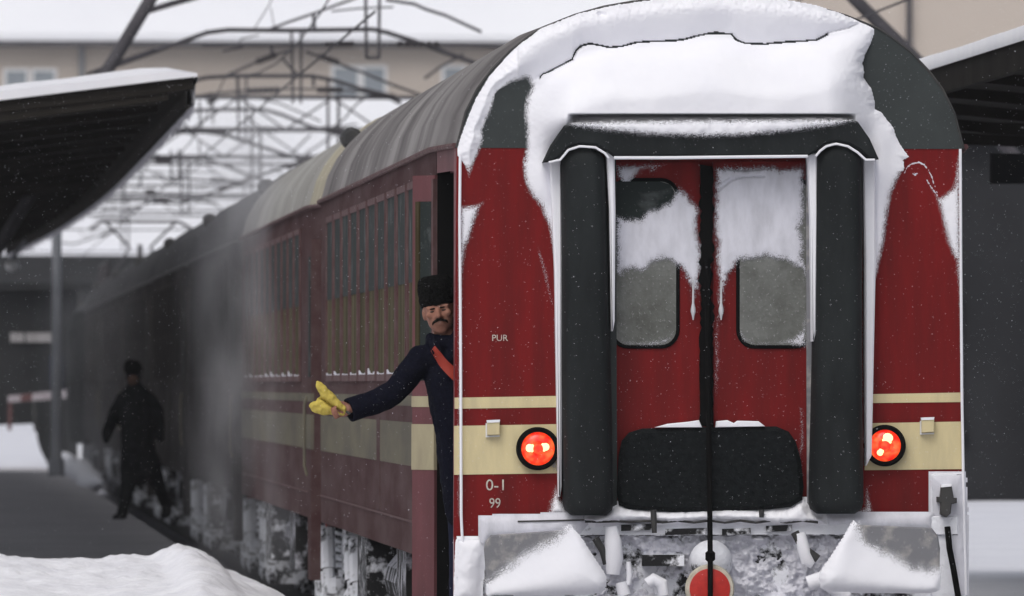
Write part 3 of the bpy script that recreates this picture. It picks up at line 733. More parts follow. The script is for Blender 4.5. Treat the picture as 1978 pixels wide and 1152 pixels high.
# snow strips down the flanks of the tubes: wedge-shaped, thinning downwards
for x0, x1, xb, y0, y1, yy in ((1062, 1084, 1080, 305, 960, -.13), (1171, 1187, 1182, 292, 640, -.2), (1560, 1578, 1570, 296, 660, -.2), (1667, 1690, 1672, 300, 900, -.1)):
    P = [(x0, y0), (x1, y0), (x1+2, (y0*2+y1)/3), ((xb+x1)/2+3, y1-20), (xb+2, y1), (xb-1, y1), (x0+(xb-x0)*.55, (y0*2+y1)/3)]
    mb = MB(); mb.prism(pp(P, yy), yy, -.0, .01); mb.build('snow_strip', M['snow'], C1, True)
# black rough cover over the bridge plate
CP = [(1196,880),(1202,852),(1216,836),(1242,828),(1300,827),(1420,825),(1500,824),(1524,834),(1538,854),(1548,890),(1553,940),(1550,966),(1528,980),(1470,986),(1380,988),(1300,990),(1215,984),(1196,976),(1192,950)]
mb = MB(); mb.prism(pp(CP, -.10), -.10, -.02, .025); mb.build('bridge_plate_cover', M['rubber_rough'], C1, True)
cover_snow = [(1265,826),(1290,819),(1330,815),(1350,812),(1356,826)]
mb = MB(); mb.prism(pp(cover_snow, -.09), -.105, -.03, .006); mb.build('cover_snow', M['snow'], C1)
cover_snow = [(1382,826),(1384,814),(1405,812),(1418,818),(1425,813),(1465,814),(1478,824)]
mb = MB(); mb.prism(pp(cover_snow, -.09), -.105, -.03, .006); mb.build('cover_snow', M['snow'], C1)
# black cable down the middle with a plug, and the red tail disc
mb = MB(); mb.tube([at(1366, 500, -.06), at(1367, 700, -.07), at(1369, 830, -.125), at(1371, 985, -.15), at(1372, 1078, -.36), at(1372, 1160, -.40)], .014, 8); cb = mb.build('hanging_cable', M['black'], C1, True)
mb = MB(); mb.lathe(at(1372, 1072, -.35), (0,0,-1), [(.016,-.02),(.026,-.01),(.026,.025),(.016,.035)], 14); mb.build('cable_plug', M['black'], cb, True)
# tail lamps
for cx, cy, R in ((1038.5, 867, 37.5), (1708.5, 861, 36)):
    c = at(cx, cy, 0); k = 1/pxs(0)
    mb = MB(); mb.lathe((c.x, 0, c.z), (0,-1,0), [(R*k+.012,0),(R*k+.012,.05),(R*k+.004,.062),(R*k-.012,.062),(R*k-.016,.03)], 36); lp = mb.build('tail_lamp', M['black'], C1, True)
    mb = MB(); r0 = R*k-.013; mb.lathe((c.x, -.04, c.z), (0,-1,0), [(r0,0),(r0*.95,.012),(r0*.7,.026),(r0*.45,.030),(r0*.40,.020),(r0*.36,.020),(r0*.28,.034),(r0*.05,.036)], 36); mb.build('lens', M['lens'], lp, True)
    for a, b, s_ in (((-14, -1, 9), (14, -3, 9), (0, 0, 3.5)) if cx < 1200 else ((6, -13, 11), (-1, 5, 5), (-8, 13, 7))):
        cc = at(cx+a, cy+b, -.066)
        mb = MB(); mb.lathe(cc, (0,-1,0), [(s_*k,0),(s_*k*.8,.004),(s_*k*.3,.006)], 16); mb.build('bulb_glow', M['bulb'], lp, True)
# lamp brackets on the cream band
for cx, cy in ((953, 828), (1792, 823)):
    mb = MB(); mb.prism(pp([(cx-12,cy-12),(cx+12,cy-13),(cx+12,cy+12),(cx-12,cy+13)], -.03), -.05, -.004, .003); b_ = mb.build('lamp_bracket', M['cream'], C1)
    mb = MB(); mb.prism(pp([(cx-13,cy-16),(cx+13,cy-17),(cx+12,cy-12),(cx-12,cy-11)], -.05), -.055, -.004); mb.build('bracket_snow', M['snow'], b_)
    mb = MB(); mb.prism(pp([(cx-15,cy-10),(cx-12,cy-10),(cx-12,cy+14),(cx+12,cy+13),(cx+12,cy+16),(cx-15,cy+17)], -.01), -.02, -.004); mb.build('bracket_plate', M['white'], b_)

# ---- headstock and everything below it, caked with snow
mb = MB(); mb.prism(pp([(930,1003),(1850,997),(1850,1034),(932,1036)]), -.05, .10, .008); mb.build('headstock', M['snowy_more'], C1)
mb = MB(); mb.prism(pp([(932,1030),(1850,1030),(1850,1330),(932,1330)], .03), .03, .10); mb.build('headstock_plate', M['snowy'], C1)
def lumps(X, Y, s, h):
    n = fbm(X*.018, Y*.024, 5); n2 = fbm(X*.07+9, Y*.07, 4); n3 = fbm(X*.2+2, Y*.2, 3)
    return np.where(s > 0, .085*np.clip(n+.13+.60*n2, -.35, 1.2)+.009*n3, h)
crust('caked_snow', [(1120,1040),(1180,1022),(1240,1030),(1300,1022),(1420,1020),(1500,1030),(1560,1024),(1625,1040),(1640,1170),(1100,1170)], .03, M['frost'], C1, T=.04, step=2, edge=5, extra=lumps)
def ledge(X, Y, s, h):
    return np.where(s > 0, h+.03*sstep(0, 14, s), h)
crust('ledge_snow', [(1120,1004),(1165,990),(1195,976),(1230,984),(1270,988),(1330,986),(1400,982),(1460,985),(1520,984),(1552,966),(1566,990),(1590,1000),(1595,1012),(1500,1018),(1470,1012),(1380,1010),(1300,1014),(1240,1010),(1150,1016)], -.055, M['snow'], C1, T=.035, step=2, edge=3, extra=ledge)
crust('ledge_snow', [(932,1004),(1070,1000),(1125,996),(1140,1008),(1120,1030),(1095,1024),(948,1034),(936,1042),(930,1020)], -.052, M['frost'], C1, T=.012, step=3, edge=1.0, wid=4)
crust('ledge_snow', [(1600,1000),(1680,996),(1798,995),(1798,1018),(1660,1016),(1640,1010),(1600,1014)], -.052, M['frost'], C1, T=.012, step=3, edge=1.0, wid=4)
mb = MB(); mb.prism(pp([(1000,1006),(1140,1003),(1140,1006),(1000,1009)], -.06), -.068, -.05); mb.build('headstock_seam', M['dark_steel'], C1)
mb = MB(); mb.tube([at(x, 1008+2*math.sin(x*.1), -.09) for x in range(1130, 1600, 30)], .007, 6); mb.build('brake_rod', M['dark_steel'], C1)
# hoses, bolts and drawgear
for pts, rr_, mt in (([(1180,1018),(1184,1045),(1186,1080),(1184,1110)], [.03,.045,.05,.035], 'snow'), ([(1214,1085),(1216,1110),(1214,1130)], [.012,.016,.012], 'snow'),
                     ([(1545,1030),(1552,1060),(1560,1085),(1570,1092)], [.03,.034,.036,.02], 'snow'), ([(1150,1040),(1165,1065),(1172,1090)], [.02,.02,.02], 'dark_steel'),
                     ([(1535,1028),(1550,1058),(1580,1080)], [.022,.022,.022], 'dark_steel'), ([(1262,985),(1263,1004),(1264,1030)], [.016,.016,.013], 'dark_steel'),
                     ([(1471,985),(1471,1000)], [.016,.012], 'dark_steel'), ([(1250,1128),(1262,1120),(1278,1128),(1282,1150)], [.03,.035,.035,.03], 'snow'),
                     ([(1560,1128),(1590,1118),(1640,1150)], [.04,.05,.05], 'snow'), ([(1200,1125),(1206,1150)], [.03,.035], 'snow')):
    mb = MB(); mb.tube([at(a, b, -.12) for a, b in pts], rr_, 12); mb.build('brake_hose' if len(pts) > 2 else 'bolt', M[mt], C1, True)
for x0, x1, y0 in ((1200, 1262, 1014), (1285, 1365, 1022), (1395, 1450, 1022), (1480, 1530, 1016)):
    mb = MB(); mb.prism(pp([(x0,y0),(x1,y0-2),(x1,y0+10),(x0,y0+12)], -.07), -.075, 0); mb.build('frame_bracket', M['snowy_less'], C1)
hook = MB(); hook.lathe(at(1372, 1085, -.02), (0,-1,0), [(.11,-.05),(.115,.05),(.10,.12),(.07,.17),(.03,.19)], 24); hook.build('draw_hook', M['snowy_more'], C1, True)
mb = MB(); mb.box(at(1240,1060).x, at(1320,1060).x, -.10, .03, at(0,1092).z, at(0,1070).z); mb.build('screw_coupling', M['snowy_less'], C1)
# buffers: chamfered plates with shank and a slanting load of snow
BL = [(938,1046),(948,1034),(1094,1024),(1106,1020),(1122,1040),(1169,1110),(1172,1124),(1169,1138),(1158,1147),(1060,1151),(955,1152),(946,1150),(940,1130),(935,1060)]
BR = [(1812,1036),(1800,1020),(1662,1014),(1650,1012),(1632,1036),(1586,1104),(1583,1118),(1587,1134),(1600,1142),(1700,1145),(1798,1144),(1811,1140),(1815,1120),(1816,1060)]
BY = -.62
for P_, sn in ((BL, [(940,1150),(940,1128),(952,1120),(975,1102),(1000,1080),(1030,1060),(1065,1046),(1090,1030),(1106,1019),(1124,1040),(1170,1110),(1173,1124),(1169,1139),(1158,1148),(1060,1152)]),
               (BR, [(1816,1140),(1816,1100),(1790,1104),(1764,1098),(1740,1082),(1705,1068),(1675,1052),(1662,1040),(1660,1016),(1648,1004),(1630,1036),(1584,1104),(1581,1118),(1585,1135),(1600,1144),(1700,1147),(1800,1146)])):
    mb = MB(); mb.prism(pp(P_, BY), BY, BY+.045, .008); bf = mb.build('buffer', M['steel'], C1)
    cx = sum(p[0] for p in P_)/len(P_); c = at(cx, 1085, BY)
    mb = MB(); mb.lathe((c.x, BY+.045, c.z), (0,1,0), [(.12,0),(.11,.05),(.085,.06),(.085,.30),(.13,.31),(.14,.57),(.2,.58),(.2,.64)], 24); mb.build('buffer_shank', M['snowy'], bf, True)
    big = [(x+(x-cx)*.01, y+(y-1085)*.01) for x, y in P_]
    ln_ = [(900,1142),(938,1122),(975,1100),(1005,1078),(1035,1060),(1070,1044),(1090,1030),(1112,1000)] if cx < 1300 else [(1860,1104),(1816,1100),(1790,1102),(1764,1097),(1735,1081),(1705,1068),(1678,1054),(1664,1040),(1660,1016),(1662,980)]
    def sgd(X, Y, sn=sn, ln_=ln_): return pdist(ln_, X, Y)*np.where(sdf(sn, X, Y) > 0, 1, -1)
    def bsn(X, Y, s, h, sgd=sgd):
        t = sstep(-12, 95, sgd(X, Y)); return np.where(s > 0, (.0015+.07*t)*(1-np.exp(-np.maximum(s, 0)/(3+9*t)))+.002*t*fbm(X*.05, Y*.05), np.minimum(h, .0015))
    crust('buffer_snow', big, BY, M['snow_dust'], bf, T=.05, wid=25, step=2.5, edge=1.0, slope=.002, extra=bsn, cover=lambda X, Y, sgd=sgd: np.clip(sgd(X, Y)+11+13*fbm(X*.03, Y*.03), -60, 60))
    crust('buffer_frost', big, BY-.0005, M['frost_soft'], bf, T=.001, wid=2, step=4, edge=.5, lump=0, slope=.002, hmin=.004, cover=lambda X, Y: -7+16*fbm(X*.035+4, Y*.05, 4))
# lower corner plates: snow covered strips beside the buffers, socket and black cable on the right
mb = MB(); mb.prism(pp([(884,1041),(932,1040),(934,1060),(930,1100),(922,1160),(880,1160)], -.03), -.03, .06, .006); mb.build('corner_plate', M['snowy_more'], C1)
crust('corner_snow', [(886,1046),(930,1042),(932,1062),(928,1100),(921,1158),(882,1158),(885,1090)], -.03, M['snow'], C1, T=.03, wid=10, step=3, edge=2)
mb = MB(); mb.prism(pp([(876,1038),(882,1038),(882,1160),(876,1160)]), -.02, .05); mb.build('corner_edge', M['door_red'], C1)
mb = MB(); mb.prism(pp([(1797,918),(1803,915),(1858,915),(1866,1160),(1800,1160),(1798,1010)], -.03), -.03, .06, .005); sp_ = mb.build('socket_plate', M['snowy_more'], C1)
crust('plate_snow', [(1800,920),(1858,917),(1862,1000),(1864,1150),(1850,1150),(1838,1080),(1826,1010),(1802,1000)], -.03, M['frost'], C1, T=.016, wid=8, step=3, edge=2)
mb = MB(); mb.prism(pp([(1818,940),(1838,938),(1842,962),(1848,962),(1848,972),(1838,974),(1836,992),(1828,1000),(1816,994),(1817,972),(1810,970),(1810,960),(1816,960)], -.10), -.12, -.03, .006); so = mb.build('power_socket', M['dark_steel'], C1)
mb = MB(); mb.prism(pp([(1818,937),(1838,935),(1838,940),(1818,942)], -.12), -.125, -.04); mb.build('socket_snow', M['snow'], so)
mb = MB(); mb.tube([at(1830, 1018, -.07), at(1834, 1060, -.09), at(1842, 1100, -.10), at(1852, 1160, -.10)], .016, 8); mb.build('power_cable', M['black'], C1, True)
mb = MB(); mb.tube([at(1863, 950, -.0), at(1866, 1060, -.0), at(1868, 1160, -.0)], .009, 8); mb.build('drip_edge', M['dark_steel'], C1)

# ---- the plastered snow itself
S1 = [(883,302),(884,285),(887,272),(903,229),(920,189),(946,146),(995,92),(1046,54),(1118,26),(1190,9),(1290,-4),(1368,-9),(1450,-6),(1527,1),(1577,10),(1627,27),(1688,55),
      (1688,66),(1682,85),(1671,108),(1667,122),(1670,140),(1668,150),(1684,172),(1690,196),(1690,211),(1702,216),(1714,232),(1726,246),(1731,262),(1741,282),(1748,292),(1757,304),(1745,310),(1748,326),(1738,346),(1727,372),(1720,402),(1716,432),(1711,472),(1699,522),(1689,556),(1682,582),(1676,604),(1674,690),(1671,770),
      (1664,770),(1664,330),(1600,300),(1100,300),(1086,330),(1084,720),(1078,720),(1073,600),(1068,500),(1057,440),(1041,402),(1021,376),(1009,346),(1006,316),(1013,286),(1012,250),(1009,216),(1013,190),(1022,166),(1016,156),(990,163),(965,174),(957,182),(956,200),(945,228),(934,252),(938,268),(930,290),(918,316),(909,343),(903,346),(897,322),(889,306)]
CRACK = [(1040,152),(1048,144),(1060,138),(1085,125),(1105,116),(1112,100),(1124,88),(1140,84),(1158,87),(1178,92),(1200,89),(1230,83),(1262,80),(1296,79),(1322,76),(1345,70),(1368,66),(1385,63),(1403,64),(1413,68),(1422,77),(1440,83),(1478,85),(1510,82),(1548,79),(1576,78),(1588,72),(1603,64)]
ckx = np.array([c[0] for c in CRACK]); cky = np.array([c[1] for c in CRACK])
def s1_h(X, Y, s, h):
    cy = np.interp(X, [985, 1040]+list(ckx)+[1640, 1690], [190, 152]+list(cky)+[55, 30])
    below = Y-cy                                              # > 0 under the crack
    cs = np.interp(X, np.arange(980, 1700, 10), np.convolve(np.pad(np.interp(np.arange(980, 1700, 10), [985, 1040]+list(ckx)+[1640, 1690], [190, 152]+list(cky)+[55, 30]), 9, mode='edge'), np.hanning(19)/np.hanning(19).sum(), mode='valid')); bs = np.maximum(Y-cs, 0)
    oc = np.interp(X, [c[0] for c in OUT], [c[1] for c in OUT])
    t_rim = np.clip((Y-oc)/np.maximum(cy-oc, 8), 0, 1)
    rim = .15*(1-t_rim)**1.0+.012
    bx0 = sstep(1010, 1105, X)*(1-sstep(1590, 1712, X))
    pil = (.050+.05*sstep(0, 45, bs)+.18*sstep(0, 115, bs))*bx0+.03*(1-bx0)
    pil = pil*(1-sstep(221, 226, Y)*sstep(1090, 1118, X)*(1-sstep(1625, 1654, X))*.9)
    low = sstep(225, 300, Y)
    body = np.where(below > 0, pil, np.minimum(rim, .15))
    side = .020+.024*np.exp(-((X-1046)/22)**2)*sstep(150, 320, Y)*(1-sstep(360, 430, Y))+.03*np.exp(-((X-1700)/20)**2)
    body = body*(1-low)+side*low
    body = np.where(X < 1000, .02+.035*sstep(0, 30, s), body)
    e = 1-np.exp(-np.maximum(s, 0)/(17-10*sstep(1590, 1690, X)))
    n = .010*fbm(X*.010, Y*.016, 2)+.0016*fbm(X*.06, Y*.06, 2)
    hh = np.where(s > 0, body*e+n*e, h)
    d = pdist([(x, y+1.2*math.sin(x*.31)+.9*math.sin(x*.83)) for x, y in CRACK], X, Y)
    wdt = 2.0+1.4*vnoise(X*.05, Y*.05)
    fade = sstep(1036, 1050, X)*(1-sstep(1592, 1606, X))
    hh = np.where((d < wdt) & (fade > .3), np.minimum(hh, -.006), hh)
    dd = np.hypot((X-1160)/9, (Y-29)/5); hh = np.where((s > 0), hh-.05*np.exp(-dd**2), hh)
    return hh
def s1_cover(X, Y):
    d = sdf(S1, X, Y); return d+2.5*fbm(X*.17, Y*.17)*(d > 2)+np.where(d > .5, 40*(1-sstep(5, 45, pdist(OUT, X, Y)))+16*sstep(1650, 1670, X)*(Y < 330), -12)
crust('end_snow', S1, -.006, M['snow_soft'], C1, step=2, edge=3.6, escale=.17, slope=.0011, extra=s1_h,
      cover=s1_cover)
crust('header_lip_snow', [(1090,244),(1104,233),(1180,230),(1300,228),(1500,226),(1600,226),(1644,227),(1660,236),(1610,247),(1560,254),(1500,261),(1440,266),(1380,269),(1300,267),(1240,264),(1170,257),(1120,250)], TY-.012, M['snow_soft'], C1, T=.03, wid=7, step=2, edge=3.2, escale=.25, slope=.0012)
crust('side_snow', [(884,398),(900,396),(925,393),(935,387),(938,391),(929,402),(922,422),(915,446),(908,470),(904,474),(899,496),(895,540),(893,640),(892,800),(890,1000),(883,1000)], 0, M['snow_soft'], C1, T=.016, wid=7, step=2, edge=1.4)
crust('side_snow', [(1857,284),(1850,292),(1845,320),(1842,348),(1838,362),(1826,372),(1814,380),(1806,372),(1794,348),(1788,340),(1796,360),(1806,384),(1812,404),(1818,432),(1826,466),(1836,490),(1844,506),(1849,550),(1852,620),(1855,760),(1862,760)], 0, M['snow_soft'], C1, T=.018, wid=7, step=2, edge=2.0, escale=.25)
crust('side_snow', [(1038,472),(1046,490),(1056,520),(1064,560),(1070,590),(1066,590),(1055,555),(1045,515),(1038,488)], 0, M['frost_soft'], C1, T=.006, wid=4, step=2, edge=1.2)
crust('side_snow', [(1068,600),(1074,620),(1078,700),(1078,760),(1073,740),(1070,660)], 0, M['frost_soft'], C1, T=.006, wid=4, step=2, edge=1.0)
crust('side_snow', [(1072,934),(1084,960),(1104,985),(1100,1000),(1054,1000),(1060,975)], -.004, M['snow_soft'], C1, T=.05, wid=14, step=2, edge=1.5)
crust('side_snow', [(1672,935),(1678,945),(1684,975),(1690,996),(1625,998),(1640,988),(1668,980)], -.004, M['snow_soft'], C1, T=.05, wid=14, step=2, edge=1.5)
crust('side_snow', [(1058,892),(1078,880),(1080,912),(1070,914)], -.004, M['frost_soft'], C1, T=.004, wid=4, step=2, edge=1.5)
for line in ([(1746,336),(1752,322),(1762,315),(1775,313),(1786,318),(1794,328),(1800,342),(1806,360),(1812,376)], [(1762,334),(1768,336),(1773,333)], [(1786,342),(1794,352),(1802,366),(1812,378)]):
    P = line+[(x, y+3.0) for x, y in line[::-1]]
    crust('snow_trace', P, 0, M['frost'], C1, T=.004, wid=2, step=1.5, edge=2.4, escale=.35)
# on the doors
crust('door_snow', [(1186,412),(1200,416),(1215,420),(1235,418),(1248,402),(1266,400),(1290,388),(1300,372),(1312,360),(1326,369),(1340,388),(1351,396),(1353,410),(1350,430),(1352,456),(1357,476),(1360,490),(1357,520),(1353,545),(1352,572),(1347,562),(1343,585),(1341,604),(1338,604),(1336,580),(1333,560),(1324,540),(1312,520),(1300,512),(1282,505),(1266,510),(1254,521),(1240,530),(1222,524),(1208,528),(1198,538),(1186,530)], DY-.017, M['frost_soft'], C1, T=.017, lump=.12, wid=12, step=2, edge=5, escale=.16, slope=.0008)
def door_r(X, Y, s, h):
    d = pdist([(1384,368),(1398,356),(1412,347),(1430,341),(1455,340),(1476,342)], X, Y)
    d2 = pdist([(1398,322),(1440,327),(1490,321)], X, Y)
    h = np.where(d < np.interp(X, [1380,1400,1440,1478], [5,4,2.5,1]), -.004, h)
    return np.where(d2 < 5, -.004, h)
crust('door_snow', [(1379,322),(1400,320),(1440,320),(1500,318),(1506,324),(1556,318),(1558,420),(1552,436),(1549,440),(1556,470),(1554,500),(1560,520),(1560,560),(1548,522),(1530,516),(1515,506),(1500,506),(1480,500),(1450,506),(1428,508),(1412,530),(1402,556),(1397,575),(1398,596),(1392,604),(1388,640),(1390,700),(1384,770),(1380,765),(1381,640),(1386,590),(1384,540),(1379,500),(1382,470),(1376,440),(1377,400),(1379,350)], DY-.017, M['frost_soft'], C1, T=.017, lump=.12, wid=12, step=2, edge=5, escale=.16, slope=.0008, extra=door_r)
crust('door_snow', [(1187,318),(1240,316),(1290,316),(1268,330),(1258,336),(1252,326),(1240,330),(1228,348),(1218,360),(1206,364),(1196,354),(1188,336)], DY-.003, M['frost_soft'], C1, T=.014, wid=6, step=2, edge=2.5, escale=.2)
crust('window_rim_snow', [(1190,652),(1200,658),(1230,660),(1270,657),(1292,648),(1300,636),(1303,640),(1298,656),(1286,666),(1262,670),(1215,668),(1196,662)], DY-.016, M['frost_soft'], C1, T=.008, wid=4, step=2, edge=1.5)
crust('window_rim_snow', [(1430,636),(1440,652),(1460,660),(1500,661),(1530,652),(1545,640),(1556,600),(1559,560),(1560,676),(1540,672),(1520,666),(1452,667),(1436,660),(1429,648)], DY-.016, M['frost_soft'], C1, T=.008, wid=5, step=2, edge=4)
crust('jamb_snow', [(1543,785),(1552,790),(1554,850),(1549,890),(1552,925),(1546,925),(1542,880),(1546,830)], -.024, M['frost_soft'], C1, T=.01, wid=4, step=2, edge=2)
for x in (1339, 1393):     # hanging drops of ice below the door snow
    mb = MB(); mb.lathe(at(x, 560, DY-.03), (0,0,-1), [(.004,-.05),(.005,0),(.006,.07),(.013,.10),(.014,.115),(.008,.135),(.003,.16)], 10); mb.build('ice_drop', M['ice'], C1, True)

# tail disc hung on the drawgear
td = root('tail_disc', at(1372, 1160, -.33), 'red tail disc with cream rim hanging below the coach end', 'signal disc')
c = at(1371, 1138, -.33)
mb = MB(); mb.lathe((c.x, -.33, c.z), (0,-1,0), [(.128,-.03),(.13,0),(.122,.012),(.10,.012)], 40); mb.build('rim', M['disc_rim'], td, True)
mb = MB(); mb.lathe((c.x, -.335, c.z), (0,-1,0), [(.108,0),(.106,.016),(.09,.020),(.02,.024)], 40); mb.build('reflector', M['refl_red'], td, True)

# ================================================================== PEOPLE
def capsule(mb, p0, p1, r0, r1, n=14):
    p0 = Vector(p0); p1 = Vector(p1); d = p1-p0
    if d.length < 1e-6: d = Vector((0,0,1e-4)); p1 = p0+d
    u = d.normalized(); pts = []; rs = []
    for a in (-80, -55, -25): pts.append(p0+u*(r0*math.sin(math.radians(a)))); rs.append(r0*math.cos(math.radians(a)))
    pts.append(p0); rs.append(r0); pts.append(p1); rs.append(r1)
    for a in (25, 55, 80): pts.append(p1+u*(r1*math.sin(math.radians(a)))); rs.append(r1*math.cos(math.radians(a)))
    mb.tube(pts, rs, n)
def ellipsoid(mb, c, ax, n=16):
    """ax: three axis vectors"""
    c = Vector(c); vs = []; fs = []; m_ = n//2
    for i in range(m_+1):
        th = math.pi*i/m_
        for k in range(n):
            ph = 2*math.pi*k/n; vs.append(c+ax[0]*(math.sin(th)*math.cos(ph))+ax[1]*(math.sin(th)*math.sin(ph))+ax[2]*math.cos(th))
    for i in range(m_):
        for k in range(n): fs.append((i*n+k, i*n+(k+1)%n, (i+1)*n+(k+1)%n, (i+1)*n+k))
    mb.add(vs, fs)
def blob(name, mb, voxel, mt, parent, smooth_it=6, noise=0.0, nscale=20):
    me = mesh_of(mb, name); o = bpy.data.objects.new(name, me); COL.objects.link(o)
    r_ = o.modifiers.new('r', 'REMESH'); r_.mode = 'VOXEL'; r_.voxel_size = voxel; r_.use_smooth_shade = True
    s_ = o.modifiers.new('s', 'SMOOTH'); s_.iterations = smooth_it; s_.factor = .5
    dg = bpy.context.evaluated_depsgraph_get(); me2 = bpy.data.meshes.new_from_object(o.evaluated_get(dg)); bpy.data.objects.remove(o)
    me2.name = name
    if noise:
        from mathutils import noise as mn
        for v in me2.vertices:
            nrm = v.normal; v.co = v.co+nrm*noise*(mn.noise(v.co*nscale)+.5*mn.noise(v.co*nscale*2.3))
    me2.materials.clear()
    return link(name, me2, mt, parent, 'all')

# --- the conductor leaning out of the open door
YB = .70
SP = pxs(YB)
feet = at(866, 744+(1.9969-.66)*SP, YB)
man = root('person', feet, 'person in black fur hat and navy coat leaning out of the open train door', 'person')
tilt = math.radians(10)
Hc = at(849, 607, YB-.03); hu = Vector((math.cos(tilt), 0, math.sin(tilt)*1.0)); hv = Vector((-math.sin(tilt), 0, math.cos(tilt))); hf = Vector((-.10, -.985, -.05)).normalized()
hu = (hu-hf*hu.dot(hf)).normalized(); hv = hf.cross(hu)*-1 if (hf.cross(hu)*-1).z > 0 else hf.cross(hu)
def H(u, v, f): return Hc+hu*u+hv*v+hf*f
b = MB()
ellipsoid(b, H(0, .040, -.015), (hu*.084, hf*.100, hv*.092)); ellipsoid(b, H(0, -.028, .010), (hu*.070, hf*.080, hv*.074)); ellipsoid(b, H(0, -.078, .040), (hu*.038, hf*.036, hv*.028))
capsule(b, H(0, .026, .082), H(0, -.004, .108), .011, .016); ellipsoid(b, H(.014, -.010, .094), (hu*.010, hf*.012, hv*.009)); ellipsoid(b, H(-.014, -.010, .094), (hu*.010, hf*.012, hv*.009))
capsule(b, H(-.05, .040, .068), H(.05, .040, .068), .014, .014)
for sx in (-1, 1):
    ellipsoid(b, H(sx*.044, .004, .062), (hu*.026, hf*.022, hv*.022)); ellipsoid(b, H(sx*.083, .008, -.012), (hu*.010, hf*.022, hv*.034))
ellipsoid(b, H(0, -.046, .078), (hu*.028, hf*.014, hv*.010))
neck = at(860, 660, YB); capsule(b, H(0, -.07, -.02), neck, .056, .062)
# trunk, arms and legs under the clothes, hand with five fingers
ch = at(866, 730, YB); hip = at(893, 900, YB); shL = at(812, 702, YB-.02); elb = at(757, 762, YB-.10); wr = at(677, 788, YB-.16)
capsule(b, neck, ch, .07, .10); capsule(b, ch, hip, .105, .10); capsule(b, at(860, 690, YB), shL, .06, .05); capsule(b, shL, elb, .046, .040); capsule(b, elb, wr, .040, .027)
for dx, yy in ((0, YB+.06), (.10, YB+.16)):
    kn = Vector((hip.x+dx+.01, yy, .66+.50)); capsule(b, (hip.x+dx, yy, hip.z), kn, .075, .055); capsule(b, kn, (hip.x+dx, yy+.02, .76), .055, .042); capsule(b, (hip.x+dx, yy+.04, .71), (hip.x+dx-.02, yy-.14, .70), .04, .035)
shR = at(912, 705, YB+.05); capsule(b, at(866, 690, YB), shR, .06, .05); capsule(b, shR, at(925, 800, YB+.10), .046, .04); capsule(b, at(925, 800, YB+.10), at(905, 870, YB), .04, .03); ellipsoid(b, at(903, 884, YB), (Vector((.03,0,0)), Vector((0,.04,0)), Vector((0,0,.045))))
fdir = (wr-elb).normalized(); fup = Vector((0,0,1)); fup = (fup-fdir*fup.dot(fdir)).normalized(); fsd = fdir.cross(fup)
pc = wr+fdir*.035
ellipsoid(b, pc, (fdir*.042, fup*.038, fsd*.020))
for k, (off, ln) in enumerate(((.027, .9), (.010, 1.0), (-.008, .95), (-.024, .78))):
    p = pc+fdir*.034+fup*off; sgn = -1 if fsd.y > 0 else 1; nr = fsd*sgn    # nr points to the camera
    q1 = p+fdir*.034*ln+nr*.008; q2 = q1+fdir*.006-nr*-.024*ln+fup*0; q3 = q2-fdir*.022*ln+nr*.006
    capsule(b, p-fdir*.015, q1, .0095, .009); capsule(b, q1, q2, .009, .0085); capsule(b, q2, q3, .0085, .0075)
t0 = pc-fdir*.012+fup*.030; t1 = t0+fdir*.026+fup*.014+nr*.012; t2 = t1+fdir*.026-fup*.004+nr*.010
capsule(b, t0, t1, .012, .0105); capsule(b, t1, t2, .0105, .009)
body = blob('body', b, .0072, M['skin'], man, 4)
# coat
b = MB()
capsule(b, at(862, 672, YB), ch, .075, .135); capsule(b, ch, at(884, 840, YB), .130, .120); capsule(b, at(884, 840, YB), at(902, 985, YB), .120, .122)
capsule(b, at(862, 688, YB), at(813, 694, YB-.02), .080, .076); capsule(b, at(813, 694, YB-.02), elb, .076, .068); capsule(b, elb, at(700, 786, YB-.14), .068, .063); capsule(b, at(866, 690, YB), shR, .078, .07); capsule(b, shR, at(925, 800, YB+.10), .07, .06); capsule(b, at(925, 800, YB+.10), at(908, 862, YB+.01), .06, .05)
for a_, b_, r_ in (((834, 654), (846, 680), .027), ((846, 680), (864, 700), .026), ((884, 645), (872, 690), .030)): capsule(b, at(*a_, YB-.075), at(*b_, YB-.105), r_, r_*.8)
capsule(b, at(832, 654, YB-.03), at(838, 656, YB+.07), .030, .030); capsule(b, at(838, 662, YB-.05), at(880, 665, YB-.05), .045, .045)
cuff_a = at(712, 780, YB-.13); cuff_b = at(674, 793, YB-.165); ax_ = (cuff_b-cuff_a).normalized()
ccc = MB(); ccc.lathe(cuff_a, ax_, [(.060,0),(.0635,.03),(.065,(cuff_b-cuff_a).length-.004),(.0635,(cuff_b-cuff_a).length),(.052,(cuff_b-cuff_a).length),(.045,(cuff_b-cuff_a).length-.05)], 24); ccc.build('cuff', M['coat'], man, True)
coat = blob('coat', b, .0095, M['coat'], man, 4, .010, 11)
b = MB()
for dx, yy in ((0, YB+.06), (.10, YB+.16)):
    kn = Vector((hip.x+dx+.01, yy, .66+.50)); capsule(b, (hip.x+dx, yy, hip.z), kn, .095, .080); capsule(b, kn, (hip.x+dx, yy+.02, .78), .080, .068)
blob('trousers', b, .010, M['trouser'], man, 4, .003, 12)
